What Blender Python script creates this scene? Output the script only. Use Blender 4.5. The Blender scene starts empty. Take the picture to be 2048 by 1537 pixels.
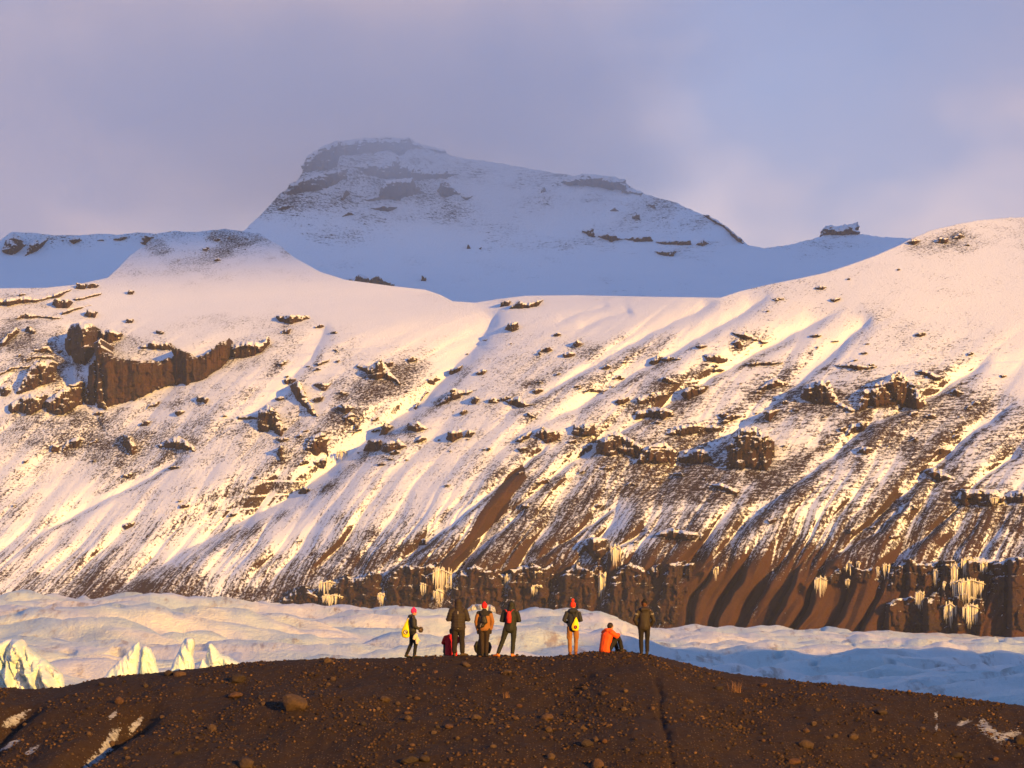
import bpy, math, random, time
import numpy as np
from mathutils import Vector, Matrix, noise as mnoise

T_START = time.time()
SC = bpy.context.scene
COL = SC.collection
R = math.radians

# ------------------------------------------------------------------ camera
F, HZ, CX = 5807.0, 1200.0, 1024.0          # focal length (px of a 2048 px wide frame), eye-level row, centre column
cam_d = bpy.data.cameras.new('camera')
cam = bpy.data.objects.new('camera', cam_d); COL.objects.link(cam)
cam.location = (0, 0, 0); cam.rotation_euler = (R(90), 0, 0)
cam_d.sensor_width = 36; cam_d.lens = 36 * F / 2048
cam_d.shift_y = (HZ - 768.5) / 2048
cam_d.clip_start = 0.5; cam_d.clip_end = 40000
SC.camera = cam

# ------------------------------------------------------------------ sun and sky
SUN_EL, SUN_AZ = 12.0, 35.0                   # elevation; degrees to the right of straight behind the camera
TO_SUN = Vector((math.sin(R(SUN_AZ)) * math.cos(R(SUN_EL)), -math.cos(R(SUN_AZ)) * math.cos(R(SUN_EL)), math.sin(R(SUN_EL))))
sun_d = bpy.data.lights.new('sun', 'SUN'); sun_d.energy = 5.0; sun_d.angle = R(0.9); sun_d.color = (1.0, 0.53, 0.085)
sun = bpy.data.objects.new('sun', sun_d); COL.objects.link(sun)
sun.rotation_euler = TO_SUN.to_track_quat('Z', 'Y').to_euler()

world = bpy.data.worlds.new('World'); SC.world = world; world.use_nodes = True
wn, wl = world.node_tree.nodes, world.node_tree.links
wn.clear()
w_out = wn.new('ShaderNodeOutputWorld')
w_sky = wn.new('ShaderNodeTexSky'); w_sky.sky_type = 'NISHITA'; w_sky.sun_disc = False
w_sky.sun_elevation = R(SUN_EL); w_sky.sun_rotation = R(180 - SUN_AZ); w_sky.altitude = 100; w_sky.ozone_density = 6.0; w_sky.dust_density = 0.4
w_b1 = wn.new('ShaderNodeBackground'); w_b1.inputs[1].default_value = 0.14
wl.new(w_sky.outputs[0], w_b1.inputs[0])
w_tc = wn.new('ShaderNodeTexCoord')
w_map = wn.new('ShaderNodeMapping'); w_map.inputs['Scale'].default_value = (1, 1, 1.7); w_map.inputs['Location'].default_value = (7.7, 3.2, 0.45)
wl.new(w_tc.outputs['Generated'], w_map.inputs['Vector'])
w_n1 = wn.new('ShaderNodeTexNoise'); w_n1.inputs['Scale'].default_value = 7.5; w_n1.inputs['Detail'].default_value = 4; w_n1.inputs['Roughness'].default_value = 0.45
w_n2 = wn.new('ShaderNodeTexNoise'); w_n2.inputs['Scale'].default_value = 4.2; w_n2.inputs['Detail'].default_value = 3
wl.new(w_map.outputs[0], w_n1.inputs['Vector']); wl.new(w_map.outputs[0], w_n2.inputs['Vector'])
w_r1 = wn.new('ShaderNodeValToRGB')          # cloud colour: shaded lavender grey to sun-touched pink
cr = w_r1.color_ramp; cr.elements[0].position = 0.34; cr.elements[0].color = (0.320, 0.340, 0.545, 1)
cr.elements[1].position = 0.65; cr.elements[1].color = (0.80, 0.60, 0.61, 1)
e = cr.elements.new(0.52); e.color = (0.405, 0.380, 0.550, 1)
wl.new(w_n1.outputs['Fac'], w_r1.inputs[0])
w_b2 = wn.new('ShaderNodeBackground'); w_b2.inputs[1].default_value = 0.46
wl.new(w_r1.outputs[0], w_b2.inputs[0])
w_mix = wn.new('ShaderNodeMixShader')
w_mr = wn.new('ShaderNodeMapRange'); w_mr.inputs[1].default_value = 0.3; w_mr.inputs[2].default_value = 0.62; w_mr.inputs[3].default_value = 0.78; w_mr.inputs[4].default_value = 0.97
wl.new(w_n2.outputs['Fac'], w_mr.inputs[0])
w_sep = wn.new('ShaderNodeSeparateXYZ'); wl.new(w_tc.outputs['Generated'], w_sep.inputs[0])
w_up = wn.new('ShaderNodeMapRange'); w_up.interpolation_type = 'SMOOTHSTEP'      # the clouds thin out overhead
for k, v in ((1, 0.20), (2, 0.46), (3, 1.0), (4, 0.0)): w_up.inputs[k].default_value = v
wl.new(w_sep.outputs[2], w_up.inputs[0])
w_mul = wn.new('ShaderNodeMath'); w_mul.operation = 'MULTIPLY'; wl.new(w_mr.outputs[0], w_mul.inputs[0]); wl.new(w_up.outputs[0], w_mul.inputs[1]); wl.new(w_mul.outputs[0], w_mix.inputs[0])
wl.new(w_b1.outputs[0], w_mix.inputs[1]); wl.new(w_b2.outputs[0], w_mix.inputs[2]); wl.new(w_mix.outputs[0], w_out.inputs[0])

vs = SC.view_settings
vs.view_transform = 'Standard'; vs.look = 'None'; vs.gamma = 1; vs.use_curve_mapping = False; vs.exposure = 0.96
cy = SC.cycles
cy.use_denoising = True
cy.max_bounces = 8; cy.diffuse_bounces = 3; cy.glossy_bounces = 2; cy.transmission_bounces = 2; cy.volume_bounces = 7; cy.transparent_max_bounces = 4
cy.sample_clamp_indirect = 4.0
cy.volume_max_steps = 96

# ------------------------------------------------------------------ helpers
RNG = np.random.default_rng(7)
PERM = RNG.permutation(256).astype(np.int32); PERM = np.concatenate([PERM, PERM, PERM])
_ang = RNG.random(256) * 2 * np.pi
GX, GY = np.cos(_ang), np.sin(_ang)

def pn(x, y, seed=0):
    """gradient noise, about -0.7 .. 0.7"""
    x = np.asarray(x, float) + seed * 37.17; y = np.asarray(y, float) + seed * 91.73
    xi = np.floor(x).astype(np.int64); yi = np.floor(y).astype(np.int64)
    xf = x - xi; yf = y - yi
    u = xf * xf * xf * (xf * (xf * 6 - 15) + 10); v = yf * yf * yf * (yf * (yf * 6 - 15) + 10)
    xi &= 255; yi &= 255
    def g(ix, iy, fx, fy):
        h = PERM[PERM[ix & 255] + (iy & 255)]
        return GX[h] * fx + GY[h] * fy
    a = g(xi, yi, xf, yf); b = g(xi + 1, yi, xf - 1, yf); c = g(xi, yi + 1, xf, yf - 1); d = g(xi + 1, yi + 1, xf - 1, yf - 1)
    return (a + u * (b - a)) + v * ((c + u * (d - c)) - (a + u * (b - a)))

def fbm(x, y, o=4, seed=0, lac=2.03, gain=0.5):
    s = 0; a = 1
    for k in range(o):
        s = s + a * pn(x, y, seed + k * 3); x = x * lac; y = y * lac; a *= gain
    return s

def ridged(x, y, o=3, seed=0, lac=2.1, gain=0.5):
    s = 0; a = 1
    for k in range(o):
        s = s + a * (1 - 2.2 * np.abs(pn(x, y, seed + k * 5))); x = x * lac; y = y * lac; a *= gain
    return s

def sstep(a, b, x):
    t = np.clip((x - a) / (b - a), 0, 1); return t * t * (3 - 2 * t)

def lerp_pts(pts, x):
    p = np.array(pts, float); return np.interp(x, p[:, 0], p[:, 1])

def table(xs, ys, vals, px, py):
    """smooth look-up in a small table (rows ys, columns xs)"""
    xs = np.array(xs, float); ys = np.array(ys, float); vals = np.array(vals, float)
    gx = np.arange(xs[0] - 200, xs[-1] + 201, 12.0); gy = np.arange(ys[0] - 48, ys[-1] + 49, 6.0)
    a = np.stack([np.interp(gx, xs, v) for v in vals]); b = np.stack([np.interp(gy, ys, a[:, k]) for k in range(len(gx))], 1)
    def blur(m, r, ax):
        k = np.ones(2 * r + 1) / (2 * r + 1); pad = [(0, 0), (0, 0)]; pad[ax] = (r, r)
        return np.apply_along_axis(lambda v: np.convolve(v, k, 'valid'), ax, np.pad(m, pad, 'edge'))
    for _ in range(3): b = blur(blur(b, 6, 1), 3, 0)
    fx = np.clip((px - gx[0]) / 12.0, 0, len(gx) - 1.001); fy = np.clip((py - gy[0]) / 6.0, 0, len(gy) - 1.001)
    ix = fx.astype(int); iy = fy.astype(int); tx = fx - ix; ty = fy - iy
    return (b[iy, ix] * (1 - tx) + b[iy, ix + 1] * tx) * (1 - ty) + (b[iy + 1, ix] * (1 - tx) + b[iy + 1, ix + 1] * tx) * ty

def raw_mesh(name, V, Q, n=4, smooth=True, attrs=None):
    me = bpy.data.meshes.new(name)
    V = np.ascontiguousarray(V, dtype=np.float32); Q = np.ascontiguousarray(Q, dtype=np.int32)
    me.vertices.add(len(V)); me.vertices.foreach_set('co', V.ravel())
    me.loops.add(Q.size); me.loops.foreach_set('vertex_index', Q.ravel())
    me.polygons.add(len(Q)); me.polygons.foreach_set('loop_start', np.arange(0, Q.size, n, dtype=np.int32))
    if smooth: me.polygons.foreach_set('use_smooth', np.ones(len(Q), dtype=bool))
    for k, a in (attrs or {}).items():
        at = me.attributes.new(k, 'FLOAT', 'POINT'); at.data.foreach_set('value', np.ascontiguousarray(a, dtype=np.float32).ravel())
    me.update(calc_edges=True)
    return me

def grid_quads(r, c):
    i = np.arange(r * c).reshape(r, c)
    return np.stack([i[:-1, :-1], i[:-1, 1:], i[1:, 1:], i[1:, :-1]], -1).reshape(-1, 4)

def grid_mesh(name, P, attrs=None, smooth=True):
    r, c, _ = P.shape
    return raw_mesh(name, P.reshape(-1, 3), grid_quads(r, c), 4, smooth, attrs)

def obj(name, me, mat=None, parent=None, loc=None, rot=None, scale=None):
    o = bpy.data.objects.new(name, me); COL.objects.link(o)
    if mat is not None and me is not None:
        if not me.materials: me.materials.append(mat)
    if parent is not None: o.parent = parent
    if loc is not None: o.location = loc
    if rot is not None: o.rotation_euler = rot
    if scale is not None: o.scale = scale
    return o

def tag(o, label=None, cat=None, group=None, kind=None):
    if label: o['label'] = label
    if cat: o['category'] = cat
    if group: o['group'] = group
    if kind: o['kind'] = kind
    return o

# ------------------------------------------------------------------ materials
class NT:
    def __init__(s, name):
        s.m = bpy.data.materials.new(name); s.m.use_nodes = True
        s.n = s.m.node_tree.nodes; s.l = s.m.node_tree.links
        s.b = s.n['Principled BSDF']
    def node(s, t, **kw):
        nd = s.n.new(t)
        for k, v in kw.items():
            if k.startswith('i_'):
                key = k[2:].replace('_', ' '); nd.inputs[key].default_value = v
            else: setattr(nd, k, v)
        return nd
    def link(s, a, b): s.l.new(a, b)
    def val(s, x, sock):
        if isinstance(x, (int, float)): sock.default_value = x
        else: s.l.new(x, sock)
    def math(s, op, a, b=0.0, c=0.0, clamp=False):
        nd = s.n.new('ShaderNodeMath'); nd.operation = op; nd.use_clamp = clamp
        s.val(a, nd.inputs[0]); s.val(b, nd.inputs[1]); s.val(c, nd.inputs[2]); return nd.outputs[0]
    def sm(s, x, a, b, lo=0.0, hi=1.0):
        nd = s.n.new('ShaderNodeMapRange'); nd.interpolation_type = 'SMOOTHSTEP'
        s.val(x, nd.inputs[0]); s.val(a, nd.inputs[1]); s.val(b, nd.inputs[2]); s.val(lo, nd.inputs[3]); s.val(hi, nd.inputs[4]); return nd.outputs[0]
    def mix(s, f, a, b):
        nd = s.n.new('ShaderNodeMix'); nd.data_type = 'RGBA'; s.val(f, nd.inputs[0])
        for x, k in ((a, 6), (b, 7)):
            if isinstance(x, tuple): nd.inputs[k].default_value = x + (1,) if len(x) == 3 else x
            else: s.l.new(x, nd.inputs[k])
        return nd.outputs[2]
    def pos(s): return s.node('ShaderNodeNewGeometry').outputs['Position']
    def objco(s): return s.node('ShaderNodeTexCoord').outputs['Object']
    def mapping(s, v, loc=(0, 0, 0), rot=(0, 0, 0), scale=(1, 1, 1)):
        nd = s.n.new('ShaderNodeMapping'); s.l.new(v, nd.inputs[0])
        nd.inputs[1].default_value = loc; nd.inputs[2].default_value = rot; nd.inputs[3].default_value = scale; return nd.outputs[0]
    def noise(s, v, scale, detail=4, rough=0.55, dist=0.0):
        nd = s.n.new('ShaderNodeTexNoise'); s.l.new(v, nd.inputs['Vector'])
        nd.inputs['Scale'].default_value = scale; nd.inputs['Detail'].default_value = detail; nd.inputs['Roughness'].default_value = rough; nd.inputs['Distortion'].default_value = dist
        return nd.outputs['Fac']
    def attr(s, name): return s.node('ShaderNodeAttribute', attribute_name=name).outputs['Fac']
    def bump(s, h, strength=0.5, dist=1.0, normal=None):
        nd = s.n.new('ShaderNodeBump'); nd.inputs['Strength'].default_value = strength; nd.inputs['Distance'].default_value = dist
        s.l.new(h, nd.inputs['Height'])
        if normal is not None: s.l.new(normal, nd.inputs['Normal'])
        return nd.outputs[0]
    def done(s, color=None, rough=None, normal=None, spec=None):
        b = s.b
        if color is not None:
            if isinstance(color, tuple): b.inputs['Base Color'].default_value = color + (1,)
            else: s.l.new(color, b.inputs['Base Color'])
        if rough is not None: s.val(rough, b.inputs['Roughness'])
        if normal is not None: s.l.new(normal, b.inputs['Normal'])
        if spec is not None: b.inputs['Specular IOR Level'].default_value = spec
        return s.m

FALL = math.atan2(0.5, 0.86)                 # the fall line runs towards the camera and to the left

def mountain_material(name, unit, snow_amt=1.0, stretch=13.0):
    """snow over brown basalt; unit = size in metres of the smallest speckle"""
    t = NT(name)
    p = t.pos()
    q = t.mapping(p, rot=(0, 0, FALL), scale=(1, 1, 1))
    streak = t.noise(t.mapping(q, scale=(1 / (1.6 * unit), 1 / (stretch * 2.2 * unit), 1 / (stretch * unit * 1.2))), 1.0, 5, 0.62)
    speck = t.noise(p, 0.75 / unit, 7, 0.78)
    layer = t.noise(t.mapping(p, scale=(1 / (5 * unit), 1 / (5 * unit), 1 / (0.9 * unit))), 1.0, 4, 0.6)
    rock = t.attr('rock')
    lay = t.attr('layer')
    sw = t.attr('streak')
    n = t.math('ADD', t.math('MULTIPLY', streak, sw), t.math('MULTIPLY', speck, t.math('SUBTRACT', 1.0, sw)))
    lw = t.math('MULTIPLY', lay, 0.30)
    n = t.math('ADD', t.math('MULTIPLY', n, t.math('SUBTRACT', 1.0, lw)), t.math('MULTIPLY', layer, lw))
    n = t.math('MULTIPLY_ADD', t.math('SUBTRACT', n, 0.5), 3.7, 0.5)
    nz = t.node('ShaderNodeSeparateXYZ'); t.link(t.node('ShaderNodeNewGeometry').outputs['Normal'], nz.inputs[0])
    steep = t.sm(nz.outputs[2], 0.10, 0.40, 0.5, 0.0)
    amt = t.math('ADD', rock, steep)
    mask = t.sm(t.math('SUBTRACT', n, t.math('SUBTRACT', 1.0, amt)), -0.13, 0.12)
    bro = t.attr('brown')
    cn = t.noise(p, 0.16 / unit, 4, 0.6)
    cf = t.noise(p, 1.1 / unit, 4, 0.7)
    dark = t.mix(cf, (0.020, 0.012, 0.009), (0.076, 0.043, 0.028))
    warm = t.mix(cf, (0.028, 0.012, 0.006), (0.092, 0.037, 0.015))
    rc = t.mix(t.math('MULTIPLY_ADD', t.math('SUBTRACT', cn, 0.5), 1.2, bro, clamp=True), dark, warm)
    snow = t.mix(t.noise(p, 0.05 / unit, 3, 0.5), (0.86, 0.87, 0.89), (0.91, 0.91, 0.92))
    col = t.mix(mask, snow, rc)
    h = t.math('ADD', t.math('MULTIPLY', mask, t.math('MULTIPLY_ADD', cf, 0.9, 0.1)), t.math('MULTIPLY', n, 0.25))
    nrm = t.bump(h, 0.85, unit * 0.9)
    return t.done(col, t.math('MULTIPLY_ADD', mask, 0.25, 0.6), nrm, 0.25)

def crag_material(name, unit, tint=1.0):
    t = NT(name)
    p = t.pos()
    cf = t.noise(p, 0.9 / unit, 5, 0.7)
    vert = t.noise(t.mapping(p, scale=(1 / (1.3 * unit), 1 / (1.3 * unit), 1 / (9 * unit))), 1.0, 4, 0.6)
    cn = t.noise(p, 0.12 / unit, 3, 0.6)
    dark = t.mix(cf, (0.014, 0.009, 0.007), (0.060, 0.033, 0.021))
    warm = t.mix(vert, (0.026, 0.013, 0.008), (0.094, 0.043, 0.021))
    rc = t.mix(t.sm(cn, 0.35, 0.65), dark, warm)
    nz = t.node('ShaderNodeSeparateXYZ'); t.link(t.node('ShaderNodeNewGeometry').outputs['Normal'], nz.inputs[0])
    sp = t.noise(t.mapping(p, scale=(1, 1, 2.2)), 0.45 / unit, 5, 0.7)
    amt = t.math('ADD', t.math('MULTIPLY', nz.outputs[2], 0.70), t.math('MULTIPLY', sp, 1.2))
    amt = t.math('ADD', amt, t.attr('edge'))
    mask = t.sm(amt, 0.98, 1.10)
    col = t.mix(mask, rc, (0.85, 0.85, 0.87))
    h = t.math('ADD', t.math('MULTIPLY', vert, 0.7), t.math('ADD', cf, t.math('MULTIPLY', mask, 0.3)))
    return t.done(col, 0.85, t.bump(h, 0.8, unit * 1.2), 0.2)

# ------------------------------------------------------------------ terrain layers
class Layer:
    """A mountainside as a sheet: every column starts at its foot and climbs with the given steepness, so each point has a true distance."""
    def __init__(s, px, foot, sky, rows, d_foot, tan_fn):
        s.px = px; nc = len(px)
        s.t = np.linspace(0, 1, rows)
        s.foot = foot + 0 * px; s.sky = sky
        s.PX = np.repeat(px[None, :], rows, 0)
        s.PY = s.foot[None, :] + s.t[:, None] * (s.sky - s.foot)[None, :]
        E = (HZ - s.PY) / F
        T = np.maximum(tan_fn(s.PX, s.PY), E + 0.03)
        g = 1 / (T - E)
        de = np.diff(E, axis=0)
        lnD = np.concatenate([np.zeros((1, nc)), np.cumsum(0.5 * (g[1:] + g[:-1]) * de, 0)], 0)
        s.D = d_foot[None, :] * np.exp(lnD)
    def xyz(s, D=None):
        D = s.D if D is None else D
        return (s.PX - CX) / F * D, D, (HZ - s.PY) / F * D
    def samp(s, px, py):
        px = np.asarray(px, float); py = np.asarray(py, float)
        fc = np.clip((px - s.px[0]) / (s.px[1] - s.px[0]), 0, len(s.px) - 1.001)
        ic = fc.astype(int); tc = fc - ic
        fo = s.foot[ic]; sk = s.sky[ic] * (1 - tc) + s.sky[ic + 1] * tc
        fr = np.clip((py - fo) / (sk - fo), 0, 0.9999) * (len(s.t) - 1); ir = np.minimum(fr.astype(int), len(s.t) - 2); tr = fr - ir
        D = s.D
        return (D[ir, ic] * (1 - tc) + D[ir, ic + 1] * tc) * (1 - tr) + (D[ir + 1, ic] * (1 - tc) + D[ir + 1, ic + 1] * tc) * tr
    def build(s, name, mat, attrs, back=((8, 0.0), (25, -4), (70, -22), (160, -60), (320, -120))):
        X, Y, Z = s.xyz()
        P = np.stack([X, Y, Z], -1)
        top = P[-1]
        ext = [P]; ex = {k: [v] for k, v in attrs.items()}
        for dy, dz in back:                       # the far side of the ridge
            q = top.copy(); k = (q[:, 1] + dy) / q[:, 1]
            q[:, 0] *= k; q[:, 1] += dy; q[:, 2] += dz
            ext.append(q[None])
            for kk in ex: ex[kk].append(attrs[kk][-1:])
        P = np.concatenate(ext, 0)
        return obj(name, grid_mesh(name, P, {k: np.concatenate(v, 0) for k, v in ex.items()}), mat)

def dist_poly(PX, PY, pts, signed=False):
    """distance to a polyline and position 0..1 along it"""
    best = np.full(PX.shape, 1e9); along = np.zeros(PX.shape); sg = np.zeros(PX.shape); n = len(pts) - 1
    for k in range(n):
        (ax, ay), (bx, by) = pts[k], pts[k + 1]
        dx, dy = bx - ax, by - ay
        t = np.clip(((PX - ax) * dx + (PY - ay) * dy) / (dx * dx + dy * dy), 0, 1)
        d = np.hypot(PX - ax - t * dx, PY - ay - t * dy)
        m = d < best
        best[m] = d[m]; along[m] = (k + t[m]) / n
        if signed: sg[m] = (dx * (PY - ay) - dy * (PX - ax))[m]
    return (best, along, sg) if signed else (best, along)

def in_poly(PX, PY, poly):
    ins = np.zeros(PX.shape, bool); n = len(poly)
    for k in range(n):
        (x1, y1), (x2, y2) = poly[k], poly[(k + 1) % n]
        if y1 == y2: continue
        c = ((y1 > PY) != (y2 > PY)) & (PX < (x2 - x1) * (PY - y1) / (y2 - y1) + x1)
        ins ^= c
    return ins

def zc(poly, s, ox, oy): return [(ox + x / s, oy + y / s) for x, y in poly]

# ------------------------------------------------------------------ the sunlit mountainside across the glacier
SKY_A = [(-120, 590), (0, 577), (90, 576), (150, 570), (215, 556), (238, 535), (262, 510), (300, 484), (350, 466), (450, 459), (520, 468), (560, 492), (590, 516), (640, 544), (690, 560),
         (780, 572), (850, 580), (880, 590), (905, 603), (950, 606), (1000, 598), (1050, 592), (1150, 591), (1300, 594), (1440, 596), (1480, 583), (1530, 571), (1600, 557), (1650, 546), (1700, 530), (1750, 512),
         (1800, 490), (1830, 474), (1860, 462), (1900, 452), (1950, 442), (2010, 436), (2060, 434), (2200, 425)]
pxA = np.arange(-110, 2160, 1.75)
skyA = lerp_pts(SKY_A, pxA) + 1.6 * fbm(pxA / 23, 0 * pxA, 3, 5) * sstep(1750, 1850, pxA) + 2.4 * fbm(pxA / 17, 0 * pxA, 3, 6) * sstep(235, 260, pxA) * sstep(610, 570, pxA)
TX = [0, 300, 600, 900, 1200, 1500, 1800, 2048]
TY = [430, 520, 600, 680, 800, 950, 1100, 1150, 1275]
TT = [[.35, .42, .40, .3, .3, .3, .35, .32],
      [.30, .34, .30, .25, .25, .35, .36, .34],
      [.30, .21, .18, .17, .17, .40, .42, .40],
      [.50, .45, .38, .32, .40, .50, .48, .45],
      [.58, .58, .55, .5, .5, .55, .55, .52],
      [.55, .55, .58, .6, .6, .6, .6, .58],
      [.52, .54, .6, .68, .75, .78, .78, .72],
      [.6, .6, .9, 1.4, 1.6, 1.7, 1.7, 1.6],
      [.65, .7, 1.4, 1.8, 2.0, 2.1, 2.1, 2.1]]
dA = 1300 / (1 + 0.58 * (pxA - CX) / F)
LA = Layer(pxA, 1275.0, skyA, 470, dA, lambda px, py: table(TX, TY, TT, px, py))
X, Y, Z = LA.xyz()
PX, PY = LA.PX, LA.PY
c_ = 0.86 * X - 0.5 * Y                       # across the fall line
s_ = Z * 1.7
# relief: depth offsets in metres, + = towards the valley
rel = 15.0 * fbm(c_ / 95, s_ / 150, 3, 11) * sstep(560, 760, PY)
rel += 2.5 * fbm(c_ / 30, s_ / 60, 3, 12) * sstep(600, 720, PY)
flA = table(TX, [430, 600, 680, 780, 900, 1000, 1100, 1150, 1275],
            [[.0] * 8, [0, 0, 0, 0, .05, .08, .04, .0], [.3, .12, .05, .05, .18, .22, .14, .05], [.3, .2, .2, .22, .3, .38, .34, .22], [.15, .15, .22, .3, .45, .55, .55, .45],
             [.15, .15, .3, .5, .75, .85, .8, .6], [.7, .6, .7, 1, 1.2, 1.5, 1.3, .9], [.8, .6, .8, 1, 1.2, 2.0, 1.6, 1.2], [.6, .5, .7, 1, 1.3, 2.2, 2.0, 1.4]], PX, PY)
cw = c_ + 5 * fbm(c_ / 45, s_ / 45, 2, 21) + 0.30 * np.maximum(0, 28 - Z)
f1 = np.minimum(np.abs(pn(cw / 26, s_ / 300, 31)) * 2.4, 0.62)         # sharp runnels between rounded ribs
f2 = np.minimum(np.abs(pn(cw / 10.5, s_ / 130, 33)) * 2.2, 0.6)
hi = sstep(1180, 1110, PY)
rel += flA * ((12.0 * (f1 - 0.4) + 3.5 * (f2 - 0.35)) * hi + 2.0 * f2 * (1 - hi))
wall = sstep(1105, 1175, PY) * sstep(560, 760, PX)
ph = cw / 13.5 + 0.55 * pn(cw / 30, s_ / 70, 35) + 0.12 * pn(cw / 5, s_ / 12, 38)
ph = ph - np.floor(ph)
rib = np.where(ph < 0.16, ph / 0.16, 1 - ((ph - 0.16) / 0.84) ** 1.2)          # earth ribs: steep on one side, easy on the other
rel += wall * sstep(1270, 1400, PX) * (9.0 + 5 * pn(cw / 22, s_ / 50, 39)) * (rib - 0.4)
rel += wall * sstep(1430, 1250, PX) * 1.2 * fbm(X / 9, Z / 12, 3, 36)
# ledges where the lava beds crop out
led = sstep(640, 720, PY) * sstep(1090, 1000, PY)
zz = Z / 7.5 + 0.8 * fbm(X / 70, Y / 70, 2, 41)
rel += led * 1.6 * (zz - np.floor(zz) - 0.5) * sstep(0.0, 0.35, fbm(X / 60, Z / 25, 2, 42) + 0.15)
GUL = [([(1015, 597), (985, 640), (955, 690), (900, 745), (850, 802), (760, 860), (665, 935), (600, 985), (430, 1070), (330, 1125), (225, 1185)], 36, 24),
       ([(1552, 582), (1446, 650), (1300, 730), (1180, 800), (1085, 850)], 17, 9),
       ([(1704, 608), (1583, 672), (1477, 725), (1344, 805), (1250, 860), (1130, 935), (960, 1075)], 16, 9),
       ([(1750, 630), (1698, 676), (1610, 756), (1560, 795), (1440, 885), (1300, 985)], 17, 9),
       ([(1992, 712), (1875, 787), (1742, 850), (1640, 930), (1500, 1040), (1415, 1130)], 16, 9),
       ([(2040, 800), (1940, 870), (1840, 960), (1740, 1050), (1640, 1140)], 14, 8),
       ([(1445, 598), (1360, 640), (1240, 700), (1120, 770), (1010, 830)], 14, 7),
       ([(1110, 880), (1000, 970), (850, 1090), (760, 1150)], 11, 6),
       ([(1060, 1010), (985, 1075), (930, 1130), (905, 1180)], 12, 8),
       ([(1240, 1010), (1130, 1085), (1060, 1130)], 9, 5),
       ([(385, 905), (300, 955), (170, 1020), (70, 1075)], 10, 4.5),
       ([(1300, 1060), (1215, 1105), (1203, 1200)], 9, 7),
       ([(1820, 1000), (1760, 1060), (1690, 1100)], 9, 5),
       ([(1950, 985), (1880, 1050), (1800, 1120)], 9, 5),
       ([(2048, 900), (1960, 960), (1900, 1010)], 9, 5),
       ([(660, 640), (620, 720), (560, 790), (470, 850)], 24, 7),
       ([(1270, 620), (1200, 640), (1150, 660)], 10, 3.5), ([(1220, 612), (1150, 632), (1110, 648)], 8, 3),
       ([(170, 640), (140, 700), (150, 770), (190, 830)], 20, 12)]
gsnow = np.zeros(PX.shape); grock = np.zeros(PX.shape)
for pts, w, dep in [(a, b * 1.15, min(c * 1.5, b * 0.68 if b < 30 else b * 0.85)) for a, b, c in GUL]:
    jx = PX + 5 * pn(PX / 40, PY / 40, 51); jy = PY + 5 * pn(PX / 40, PY / 40, 52)
    d, al, side = dist_poly(jx, jy, pts, True)
    d = d / np.where(side < 0, 0.5, 1.35)                  # the far wall of each gully is the steep one
    fade = sstep(0, 0.12, al) * (0.35 + 0.65 * sstep(1.0, 0.75, al))
    cut = fade * np.exp(-(d / w) ** 1.25)
    rel -= dep * cut
    gsnow += fade * np.exp(-(d / (w * 0.5)) ** 2)
    grock += fade * np.exp(-((d - 1.15 * w) / (0.45 * w)) ** 2) * sstep(620, 720, PY)
# snow domes and cornices on the upper field
rel += 16 * fbm(X / 260, Y / 260, 2, 61) * sstep(700, 600, PY) * sstep(1500, 1350, PX)
LA.D = LA.D - rel
# how much rock shows through
RK_Y = [430, 520, 600, 700, 800, 880, 960, 1040, 1100, 1140, 1180, 1275]
RK = [[.25, .35, .3, 0, 0, 0, .22, .22], [.12, .10, .05, 0, 0, .02, .12, .08], [.08, -.1, -.1, -.1, -.05, .10, .06, .0], [.26, .12, .08, .10, .14, .18, .18, .10],
      [.22, .22, .14, .2, .24, .30, .30, .26], [.30, .30, .16, .22, .28, .36, .36, .36], [.22, .22, .18, .24, .36, .42, .42, .42], [.24, .24, .28, .33, .37, .38, .38, .38],
      [.33, .35, .37, .38, .42, .48, .44, .40], [.46, .48, .48, .48, .54, .78, .66, .64], [.62, .64, .70, .72, .80, 1.0, .95, .90], [.8, .8, .85, .95, 1, 1.2, 1.1, 1]]
rock = table(TX, RK_Y, RK, PX, PY) + (0.06 * sstep(700, 1200, PX) - 0.05 * sstep(800, 500, PX)) * sstep(740, 860, PY)
rock += 0.30 * fbm(X / 55, s_ / 55, 3, 71) + 0.18 * fbm(X / 13, s_ / 13, 2, 73)
rock += np.clip(flA, 0, 1) * sstep(700, 900, PY) * (0.30 * (f1 - 0.42) + 0.22 * (f2 - 0.36))
rock += 0.33 * sstep(0.1, 0.5, fbm(X / 30, Z / 25, 2, 72) + 0.25) * sstep(250, 300, PX) * sstep(600, 560, PX) * sstep(560, 500, PY)      # rubble on the dome
rock += 0.26 * np.exp(-((PX - 1890) / 80) ** 2 - ((PY - 492) / 24) ** 2)
for cx_, cy_, a_, b_, k_ in ((130, 900, 110, 60, .12), (230, 880, 70, 60, .10), (400, 800, 90, 30, .12), (60, 690, 60, 60, .16), (430, 640, 60, 20, .25), (740, 780, 120, 60, .10)):
    rock += k_ * np.exp(-((PX - cx_) / a_) ** 2 - ((PY - cy_) / b_) ** 2)
slide = zc([(1060, 390), (1140, 330), (1160, 400), (1080, 500), (1060, 570), (950, 680), (850, 760), (830, 820), (780, 810), (870, 680), (920, 580), (1000, 480)], 2.56, 600, 800)
sl = in_poly(PX + 3 * pn(PX / 9, PY / 9, 81), PY + 3 * pn(PX / 9, PY / 9, 82), slide)
rock += 0.20 * np.clip(grock, 0, 1) * (0.4 + 1.2 * np.clip(0.5 + fbm(X / 14, s_ / 14, 2, 75), 0, 1))
rock -= 0.16 * np.clip(gsnow, 0, 1) * sstep(1190, 1130, PY)
rock = np.where(sl, rock + 0.7, rock)
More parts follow.
